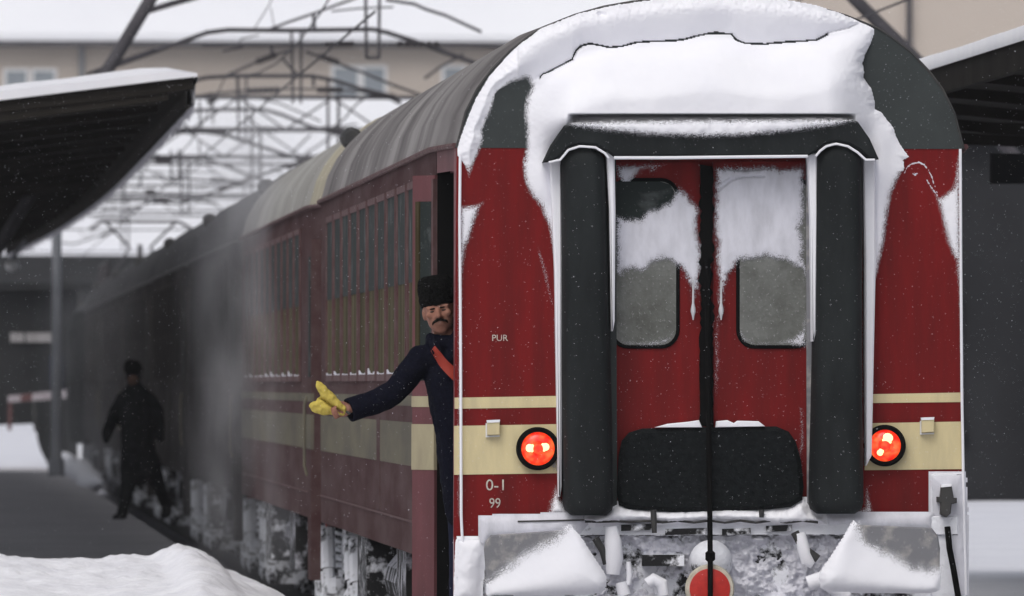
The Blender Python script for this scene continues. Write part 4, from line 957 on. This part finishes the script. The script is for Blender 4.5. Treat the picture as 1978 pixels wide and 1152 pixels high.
# fur hat
b = MB(); b.loft([[H(rr*math.cos(a)*1.0+.002, vv, rr*1.12*math.sin(a)-.012) for a in [2*math.pi*k/24 for k in range(25)]] for vv, rr in ((.048, .06), (.050, .092), (.085, .098), (.13, .097), (.17, .093), (.196, .082), (.206, .058), (.207, .01))])
b.add([H(.06*math.cos(a), .048, .067*math.sin(a)-.012) for a in [2*math.pi*k/24 for k in range(24)]], [tuple(range(24))]); b.add([H(.01*math.cos(a)+.002, .207, .011*math.sin(a)-.012) for a in [2*math.pi*k/24 for k in range(24)]], [tuple(range(24))])
blob('fur_hat', b, .007, M['fur'], man, 3, .006, 60)
# moustache, eyes, eyebrows
b = MB()
for sx in (-1, 1): capsule(b, H(sx*.005, -.024, .100), H(sx*.036, -.038, .080), .0092, .0065); capsule(b, H(sx*.036, -.038, .080), H(sx*.041, -.048, .073), .0062, .004)
blob('moustache', b, .004, M['hair'], man, 2, .002, 150)
for sx in (-1, 1):
    b = MB(); ellipsoid(b, H(sx*.032, .021, .074), (hu*.014, hf*.007, hv*.0050)); b.build('eye', M['eye'], man, True)
    b = MB(); capsule(b, H(sx*.018, .036, .084), H(sx*.048, .036, .074), .0045, .0032); b.build('eyebrow', M['hair'], man, True)
# red strap lying on the coat: found by shooting rays at the coat
from mathutils.bvhtree import BVHTree
bv = BVHTree.FromPolygons([v.co[:] for v in coat.data.vertices], [p.vertices[:] for p in coat.data.polygons])
def on_coat(px, py, lift):
    d = ray(px, py).normalized(); h = bv.ray_cast(CAM, d)
    return (h[0] if h[0] is not None else at(px, py, YB-.1))-d*lift
sv = []; sf = []
mid_ = [(836,673),(842,682),(848,690),(853,698),(860,706),(868,714),(877,723),(886,732)]; wid_ = [6.5,7.5,8.5,9,9.5,10,10,10]
for (x, y), w_ in zip(mid_, wid_):
    for k in (-1, 0, 1): sv.append(on_coat(x+k*w_*.62, y-k*w_*.78, .009))
    for k in (1, -1): sv.append(on_coat(x+k*w_*.62, y-k*w_*.78, -.006))
for i in range(len(mid_)-1):
    for k in range(5): sf.append((i*5+k, i*5+(k+1)%5, (i+1)*5+(k+1)%5, (i+1)*5+k))
mb = MB(); mb.add(sv, sf); mb.build('shoulder_strap', M['sash'], man, True)

# --- yellow flag in the hand
flag = root('signal_flag', at(668, 800, YB-.17), 'rolled yellow signal flag held in an outstretched hand', 'flag')
b = MB(); FY = YB-.185
def F(px, py, dy=0): return at(px, py, FY+dy)
for (p0, p1, r0, r1) in (((614,739),(622,752),.012,.024),((622,752),(640,774),.026,.034),((640,774),(660,792),.034,.026)): capsule(b, F(*p0), F(*p1), r0, r1)
for (cx, cy, ax, ay, an) in ((628, 788, 30, 14.5, 3), (648, 793, 25, 11, 8), (612, 784, 16, 9, -8), (626, 777, 15, 10, 20)):
    a_ = math.radians(an); k = 1/pxs(FY)
    ellipsoid(b, F(cx, cy, .012), (Vector((math.cos(a_), 0, -math.sin(a_)))*ax*k, Vector((0, .026, 0)), Vector((math.sin(a_), 0, math.cos(a_)))*ay*k), 24)
cl = blob('cloth', b, .005, M['flag'], flag, 3, .006, 34)
# crease between the two lobes: push the cloth in along a line
line = [(596,768),(612,770),(624,772),(634,779),(648,790),(662,797)]
cV = np.array([v.co[:] for v in cl.data.vertices])
for v in cl.data.vertices:
    d_ = v.co-CAM; t_ = d_.dot(Fv); pxx = 989+FPX*d_.dot(Rr)/t_; pyy = 576-FPX*d_.dot(Ur)/t_
    dd = pdist(line, np.array([pxx]), np.array([pyy]))[0]
    v.co.y += .035*math.exp(-(dd/2.6)**2)
mb = MB(); mb.tube([F(640, 776, .02), F(676, 800, .0)], .007, 8); mb.build('stick', M['dark_steel'], flag)

# --- the railwayman walking on the platform
wk = atg(232, 1003, PZ); WY = wk.y
walker = root('person', wk, 'person in dark winter uniform and hat walking on the platform', 'person')
def Wp(px, py, dy=0): return at(px, py, WY+dy)
b = MB()
capsule(b, Wp(262,768), Wp(264,815), .17, .19); capsule(b, Wp(264,815), Wp(268,880), .19, .21); capsule(b, Wp(268,880), Wp(272,905), .21, .20)
capsule(b, Wp(238,770), Wp(222,800), .085, .08); capsule(b, Wp(222,800), Wp(206,838,-.1), .08, .065); capsule(b, Wp(206,838,-.1), Wp(205,850,-.12), .06, .045)
capsule(b, Wp(288,770), Wp(306,795), .08, .075); capsule(b, Wp(306,795), Wp(309,835,-.1), .07, .055); ellipsoid(b, Wp(309,845,-.12), (Vector((.05,0,0)), Vector((0,.05,0)), Vector((0,0,.06))))
capsule(b, Wp(252,890), Wp(246,945,-.1), .12, .09); capsule(b, Wp(246,945,-.1), Wp(236,995,-.15), .085, .065); capsule(b, Wp(236,998,-.15), Wp(224,1001,-.32), .055, .05)
capsule(b, Wp(290,890), Wp(306,940,.1), .12, .09); capsule(b, Wp(306,940,.1), Wp(324,985,.45), .085, .06); capsule(b, Wp(324,990,.45), Wp(318,995,.25), .055, .05)
capsule(b, Wp(259,755), Wp(258,735), .07, .065); ellipsoid(b, Wp(258,728), (Vector((.085,0,0)), Vector((0,.10,0)), Vector((0,0,.115))))
blob('body', b, .022, M['person_dark'], walker, 4, .008, 6)
b = MB(); ellipsoid(b, Wp(257,713), (Vector((.115,0,0)), Vector((0,.125,0)), Vector((0,0,.085)))); ellipsoid(b, Wp(256,706), (Vector((.10,0,0)), Vector((0,.11,0)), Vector((0,0,.075)))); blob('hat', b, .02, M['fur'], walker, 3, .008, 12)
b = MB(); ellipsoid(b, Wp(257,734,-.06), (Vector((.062,0,0)), Vector((0,.05,0)), Vector((0,0,.07)))); b.build('face', M['shaded_face'], walker, True)

# ================================================================== PLATFORM CANOPIES, LAMP, POSTS
def canopy(name, label, secs_y, xf, prof_u, thick, snow_t, base):
    """prof_u: list of (dx, z) from the track-side edge outwards; xf(y) gives the edge's x"""
    r = root(name, base, label, 'canopy')
    n = len(prof_u)
    mb = MB()
    under = [[(xf(y)+dx, y, z) for dx, z in prof_u]+[(xf(y)+dx, y, z+thick) for dx, z in prof_u[::-1]]+[(xf(y)+prof_u[0][0], y, prof_u[0][1])] for y in secs_y]
    mb.loft(under); mb.add(under[0][:-1], [tuple(range(2*n))]); mb.add(under[-1][:-1], [tuple(range(2*n))])
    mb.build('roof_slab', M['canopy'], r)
    # joists below the slab
    rg_ = random.Random(2)
    for i in range(len(secs_y)-1):
        y = secs_y[i]+.02
        mb = MB(); q_ = [(xf(y)+dx*.93+prof_u[-1][0]*.04, z-.001-.02*(i_ == 0)) for i_, (dx, z) in enumerate(prof_u)]+[(xf(y)+dx*.93+prof_u[-1][0]*.04, z-.09) for dx, z in prof_u[::-1]]
        mb.prism(q_, y, y+.12); mb.build('joist', M['canopy'], r)
    mb = MB(); sg = 1 if prof_u[-1][0] > 0 else -1
    mb.loft([[(xf(y)-.012*sg, y, prof_u[0][1]-.13), (xf(y)-.012*sg, y, prof_u[0][1]+thick*.9), (xf(y)+.05*sg, y, prof_u[0][1]+thick*.9), (xf(y)+.05*sg, y, prof_u[0][1]-.13), (xf(y)-.012*sg, y, prof_u[0][1]-.13)] for y in secs_y]); mb.build('edge_beam', M['canopy'], r)
    # snow blanket
    ns = 26; xs = np.linspace(prof_u[0][0], prof_u[-1][0], ns); zz = np.interp(xs*np.sign(xs[-1]), [abs(p[0]) for p in prof_u], [p[1] for p in prof_u])+thick
    ysn = np.linspace(secs_y[0]-.05, secs_y[-1], 120); S = []
    for y in ysn:
        row = []
        for x, z in zip(xs, zz):
            e = min(1, abs(x-xs[0])/.12+.15)*min(1, (y-ysn[0])/.15+.3)
            row.append((xf(y)+x-(.03*np.sign(xs[-1]) if x == xs[0] else 0), y, z+.004+snow_t*e**.5*(1+.25*float(fbm(np.array([x*1.5]), np.array([y*.35]))[0]))))
        S.append([(row[0][0], y, zz[0]-.05)]+row)
    mb = MB(); mb.loft(S); mb.add(S[0]+[(p[0], S[0][0][1], z) for p, z in zip(S[0][:0:-1], zz[::-1])], [tuple(range(len(S[0])+ns))])
    mb.build('snow_blanket', M['snow'], r, 'all')
    return r
e0 = at(374, 172, 44.5)
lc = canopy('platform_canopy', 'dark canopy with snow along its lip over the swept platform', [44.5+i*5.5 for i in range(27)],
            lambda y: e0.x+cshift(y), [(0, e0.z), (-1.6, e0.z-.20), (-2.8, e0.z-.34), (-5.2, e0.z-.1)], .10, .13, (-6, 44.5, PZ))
# icy fringe hanging on the track-side edge
fr = MB(); rg = random.Random(9)
for i in range(1500):
    y = 44.6+i*.0945; x = e0.x+cshift(y)+.016; L_ = .08+.16*rg.random(); w_ = .05+.05*rg.random()
    fr.add([(x,y-w_,e0.z+.02),(x,y+w_,e0.z+.02),(x-.05,y,e0.z+.02),(x-.01,y+rg.uniform(-.06,.06),e0.z-L_)], [(0,1,3),(1,2,3),(2,0,3),(0,2,1)])
f_ = fr.build('icicle_fringe', M['frost'], lc); f_['kind'] = 'stuff'
rc = canopy('platform_canopy', 'dark canopy with a thin snow lip beside the tail end, opposite the open door', [-4+i*4.6 for i in range(11)],
            lambda y: 2.6, [(0, 4.07), (1.2, 3.96), (2.4, 3.92), (4.2, 4.02)], .09, .10, (6, 50, PZ))
for k, y in enumerate((62, 86, 110, 134, 158)):      # canopy columns of the left platform
    mb = MB(); x = e0.x+cshift(y)-2.8; mb.box(x-.12, x+.12, y-.12, y+.12, PZ, e0.z-.34); mb.box(x-.2, x+.2, y-.2, y+.2, PZ, PZ+.25); mb.box(x-.5, x+.5, y-.08, y+.08, e0.z-.58, e0.z-.36)
    mb.build('column', M['canopy'], lc)
for k, y in enumerate((6, 24, 40)):
    mb = MB(); x = 2.6+2.2; mb.box(x-.12, x+.12, y-.12, y+.12, PZ, 3.85); mb.box(x-.2, x+.2, y-.2, y+.2, PZ, PZ+.25); mb.box(x-.5, x+.5, y-.08, y+.08, 3.6, 3.84)
    mb.build('column', M['dark_wall'], rc)
# lamp post at the platform edge
p0 = at(115, 700, 173)
mp = root('lamp_post', (p0.x-.05, 173, PZ-.2), 'slim blue grey post standing at the end of the swept platform', 'post')
mb = MB(); mb.tube([(p0.x-.05, 173, PZ-.2), (p0.x-.05, 173, 3.0), (p0.x-.05, 173, at(115, 400, 173).z)], [.10, .085, .08], 12); mb.build('shaft', M['concrete'], mp, True)
mb = MB(); mb.tube([(p0.x-.05, 173, PZ-.2), (p0.x-.05, 173, PZ+.3)], .14, 12); mb.build('base', M['concrete'], mp, True)
l0 = at(24, 514, 140)
lp = root('canopy_lamp', (l0.x, 140, l0.z), 'white glass globe lamp hung under the canopy', 'lamp')
mb = MB(); ellipsoid(mb, l0, (Vector((.11,0,0)), Vector((0,.11,0)), Vector((0,0,.085)))); mb.build('globe', M['white'], lp, True)
mb = MB(); mb.tube([l0+Vector((0,0,.07)), at(30, 490, 140), at(50, 466, 140)], .03, 8); mb.build('arm', M['concrete'], lp, True)

# ================================================================== BARRIER AND THINGS BEYOND THE PLATFORM END
BYY = 214
br = root('road_barrier', at(70, 832, BYY), 'weathered white and red barrier rail beyond the platform end', 'barrier')
def bpr(pts, nm, mt, y0=BYY, th=.05, par=None):
    mb = MB(); mb.prism(pp(pts, y0), y0, y0+th); return mb.build(nm, mt, par or br)
bpr([(15,765),(128,753),(128,770),(15,778)], 'rail', M['barrier']); bpr([(40,763),(62,760),(62,774),(40,776)], 'red_stripe', M['barrier_red'], BYY-.01, .01)
bpr([(16,764),(24,763),(22,832),(15,832)], 'post', M['barrier_red'], BYY+.06); bpr([(62,775),(67,775),(70,834),(66,834)], 'post', M['dark_steel'], BYY+.06)
ks = root('kiosk', at(70, 800, 262), 'dark kiosk with a pale sign strip beyond the barrier', 'kiosk')
a = at(-40, 560, 262); c = at(150, 800, 262)
mb = MB(); mb.box(a.x, c.x, 262, 266, 0.2, a.z); mb.build('wall', M['dark_wall'], ks)
mb = MB(); mb.box(a.x-.3, c.x+.3, 261.6, 266.3, a.z, a.z+.15); mb.build('roof', M['dark_wall'], ks)
for x0, x1 in ((20, 46), (50, 104)): bpr([(x0,643),(x1,643),(x1,661),(x0,661)], 'sign_panel', M['sign'], 261.9, .06, ks)
bpr([(52,682),(70,682),(66,716),(58,716)], 'poster', M['dark_wall'], 261.9, .06, ks); bpr([(98,688),(120,688),(120,752),(98,752)], 'blue_panel', M['blue'], 261.9, .06, ks)

# dark station wall at the end of the right platform
wb = root('station_building', (16, 116, PZ), 'dark shaded station wall at the end of the snowy platform', 'building')
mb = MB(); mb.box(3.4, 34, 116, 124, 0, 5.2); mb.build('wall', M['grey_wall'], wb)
for x in np.arange(8.0, 33, 2.6):
    mb = MB(); mb.box(x, x+1.3, 115.95, 116.02, 1.4, 3.2); w_ = mb.build('window', M['grey_wall'], wb)
    mb = MB(); mb.box(x-.06, x+1.36, 115.90, 115.96, 1.3, 1.4); mb.build('sill', M['dark_wall'], w_)
mb = MB(); mb.box(3.1, 34.3, 115.7, 124.3, 5.2, 5.4); mb.build('roof', M['snow'], wb)

# ================================================================== FAR BUILDINGS
SY = 720.0
z_e = at(100, 475, SY).z; z_r = at(100, 186, SY+26).z
sh = root('goods_shed', (-10, SY, 0), 'long dark shed with a broad snow covered roof', 'shed')
mb = MB(); mb.box(-75, 95, SY, SY+50, -.3, z_e-.3); mb.build('wall', M['dark_wall'], sh)
mb = MB(); mb.prism([(0,0),(1,0),(1,1)], 0, 1) if False else mb.add([(-78,SY-2,z_e),(98,SY-2,z_e),(98,SY+26,z_r),(-78,SY+26,z_r),(98,SY+52,z_e),(-78,SY+52,z_e),(-78,SY-2,z_e-.5),(98,SY-2,z_e-.5),(-78,SY+52,z_e-.5),(98,SY+52,z_e-.5)],
    [(0,1,2,3),(3,2,4,5),(0,6,7,1),(5,4,9,8),(6,8,9,7),(0,3,5,8,6),(1,7,9,4,2)])
mb.build('snow_covered_roof', M['far_snow'], sh)
for k, x in enumerate(np.arange(-70, 90, 8.0)):
    mb = MB(); mb.box(x, x+3.4, SY-.12, SY-.02, 3.0, 6.4); mb.build('shed_door', M['canopy'], sh)
TYY = 790.0; s_ = pxs(TYY)
z_t = at(100, 66, TYY).z
tb = root('tan_building', (0, TYY, 0), 'long tan rendered building with snowy roof behind the shed', 'building')
mb = MB(); mb.box(-60, 70, TYY, TYY+22, -.3, z_t-.4); mb.build('wall', M['tan'], tb)
mb = MB(); mb.add([(-61,TYY-1.2,z_t),(71,TYY-1.2,z_t),(71,TYY+11,z_t+7.5),(-61,TYY+11,z_t+7.5),(71,TYY+23,z_t),(-61,TYY+23,z_t),(-61,TYY-1.2,z_t-.4),(71,TYY-1.2,z_t-.4),(71,TYY+23,z_t-.4),(-61,TYY+23,z_t-.4)],
    [(0,1,2,3),(3,2,4,5),(0,6,7,1),(6,9,8,7),(5,4,8,9),(0,3,5,9,6),(1,7,8,4,2)]); mb.build('snowy_roof', M['far_snow'], tb)
mb = MB(); mb.box(-60, 70, TYY-1.1, TYY-.02, z_t-.75, z_t-.42); mb.build('eave', M['gantry'], tb)
def far_win(x0, x1, y0, y1, r_, Y_):
    a = at(x0, y0, Y_-.1); c = at(x1, y1, Y_-.1)
    mb = MB(); mb.box(a.x-.18, c.x+.18, Y_-.12, Y_+.02, c.z-.18, a.z+.18); f = mb.build('window_frame', M['white'], r_)
    mb = MB(); mb.box(a.x, c.x, Y_-.15, Y_-.1, c.z, a.z); mb.build('window_pane', M['window_far'], f)
for x0, x1 in ((12, 50), (66, 104), (645, 690), (703, 742), (858, 895)): far_win(x0, x1, 138 if x0 < 200 else 132, 192, tb, TYY)
for x in (158,):
    a = at(x, 70, TYY-.2); mb = MB(); mb.tube([(a.x, TYY-.25, z_t-.7), (a.x, TYY-.25, 10)], .16, 8); mb.build('drainpipe', M['concrete'], tb)
RY = 420.0; xa = at(1535, 100, RY).x
rb = root('tan_block', (xa+20, RY, 0), 'tall tan rendered block rising behind the far canopy', 'building')
mb = MB(); mb.box(xa, xa+45, RY, RY+20, -.3, 24); mb.build('wall', M['tan'], rb)
mb = MB(); mb.box(xa-.6, xa+45.6, RY-.6, RY+20.6, 24, 24.6); mb.build('snowy_roof', M['far_snow'], rb)
a = at(1756, 50, RY-.2); mb = MB(); mb.tube([(a.x, RY-.2, 24), (a.x, RY-.2, 5)], .10, 8); mb.build('drainpipe', M['gantry'], rb)
for x0, x1 in ((1600, 1650), (1900, 1960)):
    far_win(x0, x1, 150, 260, rb, RY)
# dark wooded slope far behind everything closes the horizon
structure(sheet('hills', M['far_snow'], -1900, 1900, 900, 1490, 0, 40, 30, lambda X, Y: -.3+66*sstep(900, 1480, Y)+4*fbm(X*.004, Y*.004)*sstep(900, 1100, Y)), 'structure')

# ================================================================== CATENARY GANTRIES
def gantry(label, Y_, beams, thin, insul, posts=()):
    base = at(beams[0][0][0][0], 744, Y_)
    r_ = root('catenary_gantry', (base.x, Y_, 0), label, 'gantry', 'catenary gantries over the tracks')
    k = 1/pxs(Y_)
    for pts, wpx in beams:
        mb = MB(); mb.tube([at(a, b, Y_) for a, b in pts], wpx*.5*k, 8); mb.build('beam', M['gantry'], r_, True)
    for pts, wpx in posts:
        mb = MB(); P = [at(a, b, Y_) for a, b in pts]
        d = P[-1]-P[-2]; P.append(P[-1]+d*((P[-1].z+.2)/-d.z)) if d.z < 0 else None
        mb.tube(P, wpx*.5*k, 10); mb.build('leg', M['gantry'], r_, True)
    for pts, wpx in thin:
        mb = MB(); mb.tube([at(a, b, Y_) for a, b in pts], wpx*.5*k, 6); mb.build('rod', M['gantry'], r_)
    for x0, y0, x1, y1 in insul:
        a = at(x0, y0, Y_); c = at(x1, y1, Y_); d = c-a; n_ = 6; mb = MB(); pts = []; rs = []
        for i in range(n_*2+1): pts.append(a+d*(i/(n_*2))); rs.append((7.5 if i % 2 else 3.5)*k)
        mb.tube(pts, rs, 8); mb.build('insulator', M['insulator'], r_, True)
    return r_
gantry('big gantry whose thick inclined legs lean in above both canopies', 100,
       [([(330,-70),(900,-150),(1600,-60)], 22), ([(270,26),(330,8),(430,-20)], 12)], [([(168,143),(235,118),(300,96)], 7)], [],
       [([(330,-70),(290,0),(245,75),(205,140)], 26), ([(1600,-60),(1652,0),(1705,52)], 26)])
gantry('arched gantry with double dropper posts, first behind the inclined legs', 112,
       [([(180,142),(232,124),(320,92),(400,63),(440,58),(560,59),(720,57),(748,63),(800,80),(860,102),(935,128),(1010,150)], 9)],
       [([(390,90),(520,89),(640,86),(760,85),(870,86),(990,96)], 5), ([(706,-20),(708,112)], 7), ([(733,-20),(732,112)], 7), ([(706,112),(734,112)], 7), ([(520,57),(560,42),(610,25),(650,10),(700,-8)], 6), ([(606,28),(607,55)], 8), ([(640,22),(700,16),(760,14)], 4),
        ([(745,0),(800,8),(822,18),(860,30),(930,62)], 7), ([(430,100),(470,92)], 4), ([(460,88),(466,75),(500,68)], 3), ([(490,58),(520,10),(528,-8)], 2.5), ([(523,15),(530,55)], 2)],
       [(628, 86, 684, 84), (766, 85, 850, 86)])
gantry('second arched gantry beyond the double dropper posts', 150,
       [([(340,162),(400,150),(450,147),(600,147),(640,154),(690,170),(740,182),(775,200)], 8)],
       [([(400,182),(470,175),(560,172),(640,173),(700,178),(765,190)], 4.5), ([(563,60),(566,200)], 6), ([(582,60),(581,200)], 6), ([(440,145),(495,121),(525,108),(560,98)], 6), ([(524,90),(526,108)], 8), ([(545,112),(560,130),(580,148)], 6),
        ([(590,100),(650,122),(700,140),(760,165),(830,190)], 6), ([(895,105),(850,130),(820,152)], 6), ([(460,150),(462,215)], 5), ([(605,148),(606,168)], 7), ([(715,184),(690,200),(665,230),(645,245)], 4)],
       [(478, 176, 540, 174), (612, 174, 662, 174), (716, 182, 764, 188), (495, 120, 535, 106), (615, 108, 655, 122)])
gantry('third arched gantry, smaller beyond the pale coach roof', 200,
       [([(370,214),(420,212),(510,212),(545,222),(600,245),(650,258),(700,262)], 7), ([(330,256),(400,255),(440,262),(500,282),(560,302),(590,312)], 7)],
       [([(458,150),(462,275)], 5), ([(476,150),(474,275)], 5), ([(330,250),(420,248),(520,250),(640,252)], 4), ([(370,186),(450,178),(540,200),(620,235)], 4), ([(475,225),(505,250)], 4), ([(600,260),(580,280),(560,300)], 4), ([(690,240),(650,246),(620,246)], 4), ([(385,195),(388,250)], 5), ([(410,190),(412,240)], 4)],
       [(400, 254, 438, 254), (500, 250, 536, 251), (400, 200, 418, 190)])
gantry('fourth arched gantry above the locomotive', 260,
       [([(230,312),(300,308),(390,306),(430,318),(480,338),(510,350)], 6), ([(200,348),(260,344),(340,344),(420,350),(480,352)], 5)],
       [([(270,290),(272,365)], 4), ([(330,290),(332,350)], 5), ([(345,290),(346,350)], 5), ([(385,270),(386,320)], 4), ([(230,330),(300,332),(420,334)], 3), ([(300,330),(320,345),(345,352)], 3), ([(360,310),(440,300),(500,312)], 3), ([(250,320),(262,338)], 3)],
       [(300, 310, 330, 309), (240, 331, 262, 331)])
gantry('fifth arched gantry, low against the snowy shed roof', 340,
       [([(150,392),(220,388),(300,386),(370,386),(420,394)], 5)], [([(160,370),(240,368),(340,372),(400,366)], 3), ([(205,360),(206,392)], 4), ([(240,350),(241,392)], 3), ([(350,352),(351,390)], 4), ([(180,425),(215,420),(250,424)], 2.5)],
       [(280, 371, 300, 371)])
def lattice(label, Y_, zb, x0, x1, seed):
    rg_ = random.Random(seed); r_ = root('catenary_gantry', (x0, Y_, 0), label, 'gantry', 'catenary gantries over the tracks')
    for dz in (0, .55):
        mb = MB(); mb.tube([(x0, Y_, zb+dz), (x1, Y_, zb+dz)], .04, 6); mb.build('chord', M['gantry'], r_)
    mb = MB(); n_ = int((x1-x0)/.8); pts = [(x0+(x1-x0)*i/n_, Y_, zb+(.55 if i % 2 else 0)) for i in range(n_+1)]
    mb.tube(pts, .022, 5); mb.build('lacing', M['gantry'], r_)
    for x in (x0, x1):
        mb = MB(); mb.tube([(x, Y_, -.2), (x, Y_, zb+.9)], .12, 8); mb.build('leg', M['gantry'], r_)
    for xx in np.arange(x0+1.2, x1-.5, 3.4):
        xx += rg_.uniform(-.5, .5); L_ = rg_.uniform(.7, 1.5)
        mb = MB(); mb.tube([(xx, Y_, zb+.9), (xx, Y_, zb-L_)], .028, 6); mb.tube([(xx+.18, Y_, zb+.6), (xx+.18, Y_, zb-L_)], .03, 6); mb.build('dropper', M['gantry'], r_)
        mb = MB(); mb.tube([(xx-.1, Y_, zb-L_*.4), (xx-1.5, Y_, zb-L_*.85), (xx-2.0, Y_, zb-L_*.8)], .03, 6); mb.build('cantilever', M['gantry'], r_)
        mb = MB(); a_ = Vector((xx-.2, Y_, zb-L_*.45)); b_ = Vector((xx-.7, Y_, zb-L_*.62)); mb.tube([a_+(b_-a_)*(i/10) for i in range(11)], [.055 if i % 2 else .03 for i in range(11)], 8); mb.build('insulator', M['insulator'], r_)
    mb = MB(); mb.tube([(x0, Y_, zb-1.0), ((x0+x1)/2, Y_, zb-1.12), (x1, Y_, zb-1.0)], .018, 5); mb.build('span_wire', M['gantry'], r_)
for k_, (Y_, zb) in enumerate(((178, 6.35), (232, 6.7), (300, 7.0), (385, 7.2))):
    lattice(['straight lattice gantry between the second and third arches', 'straight lattice gantry just past the third arch', 'straight lattice gantry just past the fourth arch', 'most distant straight lattice gantry before the shed'][k_], Y_, zb, -12.5, 14, 40+k_)
# contact and catenary wires over the track and its neighbour
for nm, x_, z0, lab in (('contact_wire', .0, 5.45, 'thin contact wire over the train'), ('contact_wire', 5.0, 5.6, 'thin contact wire over the neighbouring track')):
    mb = MB(); mb.tube([(x_+shift(y), y, z0) for y in range(60, 341, 20)], .012, 5); o = mb.build(nm, M['gantry']); tag(o, lab, 'wire')
for lab, x_, z0 in (('sagging carrier wire over the train', .0, 6.3), ('sagging carrier wire over the neighbouring track', 5.0, 6.4)):
    mb = MB(); mb.tube([(x_+shift(y), y, z0-.5*math.sin(math.pi*((y-60) % 70)/70)) for y in range(60, 341, 10)], .010, 5); o = mb.build('carrier_wire', M['gantry']); tag(o, lab, 'wire')

# ================================================================== FALLING SNOW AND BLOWN SNOW
mb = MB(); rg = random.Random(21)
for i in range(20000):
    yy = rg.uniform(-14, 70); t = (yy-CAM.y); cx = CAM.x+(Fv.x/Fv.y)*t
    x = cx+rg.uniform(-.040, .040)*t; z = CAM.z+rg.uniform(-.018, .030)*t
    r_ = rg.uniform(.0007, .0015)+(.0007 if rg.random() < .03 else 0)
    if z < PZ or (abs(x) < 1.55 and -.7 < yy and z < 4.3): continue
    mb.add([(x-r_,yy,z),(x+r_,yy,z),(x,yy-r_,z),(x,yy+r_,z),(x+r_*.4,yy,z-r_*1.3),(x,yy,z+r_*1.3)], [(0,2,5),(2,1,5),(1,3,5),(3,0,5),(2,0,4),(1,2,4),(3,1,4),(0,3,4)])
o = structure(mb.build('falling_snow', M['snow']), 'stuff'); o['label'] = 'fine snowflakes drifting through the air'; o['category'] = 'snow'

def dust(name, x0, x1, y0, y1, z0, z1, dens, nsx, label, seed=0.0):
    mb = MB(); mb.box(x0, x1, y0, y1, z0, z1); o = mb.build(name, None); o['kind'] = 'stuff'; o['label'] = label; o['category'] = 'snow'
    Mm = bpy.data.materials.new('blown snow dust'); Mm.use_nodes = True; t = Mm.node_tree; L = t.links; t.nodes.clear()
    out = t.nodes.new('ShaderNodeOutputMaterial'); v = t.nodes.new('ShaderNodeVolumePrincipled'); v.inputs['Color'].default_value = (.93,.93,.97,1); v.inputs['Anisotropy'].default_value = .2
    tc = t.nodes.new('ShaderNodeTexCoord'); mp_ = t.nodes.new('ShaderNodeMapping'); mp_.inputs['Scale'].default_value = nsx; mp_.inputs['Location'].default_value = (seed, seed*1.7, 0)
    n = t.nodes.new('ShaderNodeTexNoise'); n.inputs['Scale'].default_value = 1; n.inputs['Detail'].default_value = 3
    L.new(tc.outputs['Object'], mp_.inputs[0]); L.new(mp_.outputs[0], n.inputs['Vector'])
    r_ = t.nodes.new('ShaderNodeMapRange'); r_.inputs[1].default_value = .40; r_.inputs[2].default_value = .70; r_.inputs[4].default_value = dens
    L.new(n.outputs[0], r_.inputs[0])
    # thins out towards the faces of the box
    g_ = t.nodes.new('ShaderNodeMapping'); g_.vector_type = 'POINT'
    g_.inputs['Location'].default_value = (-1,-1,-1); tg = tc.outputs['Generated']; g_.inputs['Scale'].default_value = (2,2,2)
    L.new(tg, g_.inputs[0]); ab = t.nodes.new('ShaderNodeVectorMath'); ab.operation = 'ABSOLUTE'; L.new(g_.outputs[0], ab.inputs[0])
    sp = t.nodes.new('ShaderNodeSeparateXYZ'); L.new(ab.outputs[0], sp.inputs[0]); cur = r_.outputs[0]
    for ax in range(3):
        q_ = t.nodes.new('ShaderNodeMapRange'); q_.inputs[1].default_value = 1.0; q_.inputs[2].default_value = .35 if ax != 2 else .6; q_.inputs[3].default_value = 0; q_.inputs[4].default_value = 1
        L.new(sp.outputs[ax], q_.inputs[0]); mu = t.nodes.new('ShaderNodeMath'); mu.operation = 'MULTIPLY'; L.new(cur, mu.inputs[0]); L.new(q_.outputs[0], mu.inputs[1]); cur = mu.outputs[0]
    L.new(cur, v.inputs['Density']); L.new(v.outputs[0], out.inputs['Volume'])
    o.data.materials.append(Mm); return o
dust('blown_snow', -2.0, -1.0, 30, 60, .3, 4.5, .075, (3.0, .22, 1.1), 'veil of snow whipped off the coach roof')
dust('blown_snow', -2.6, -1.2, 92, 165, .3, 3.6, .016, (1.2, .14, .8), 'thin swirl of snow dust beside the dark coaches', 3.1)
# winter haze: one closed box round everything
mb = MB(); mb.box(-2000, 2000, -290, 1500, -1.4, 75); hz_ = mb.build('haze', None); hz_['kind'] = 'stuff'
Mh = bpy.data.materials.new('haze'); Mh.use_nodes = True; t = Mh.node_tree; t.nodes.clear(); o_ = t.nodes.new('ShaderNodeOutputMaterial'); v = t.nodes.new('ShaderNodeVolumePrincipled')
v.inputs['Color'].default_value = (.95,.95,.98,1); v.inputs['Density'].default_value = .00009; t.links.new(v.outputs[0], o_.inputs['Volume']); hz_.data.materials.append(Mh)
SC.cycles.volume_step_rate = 4.0; SC.cycles.volume_max_steps = 128; SC.cycles.volume_bounces = 1
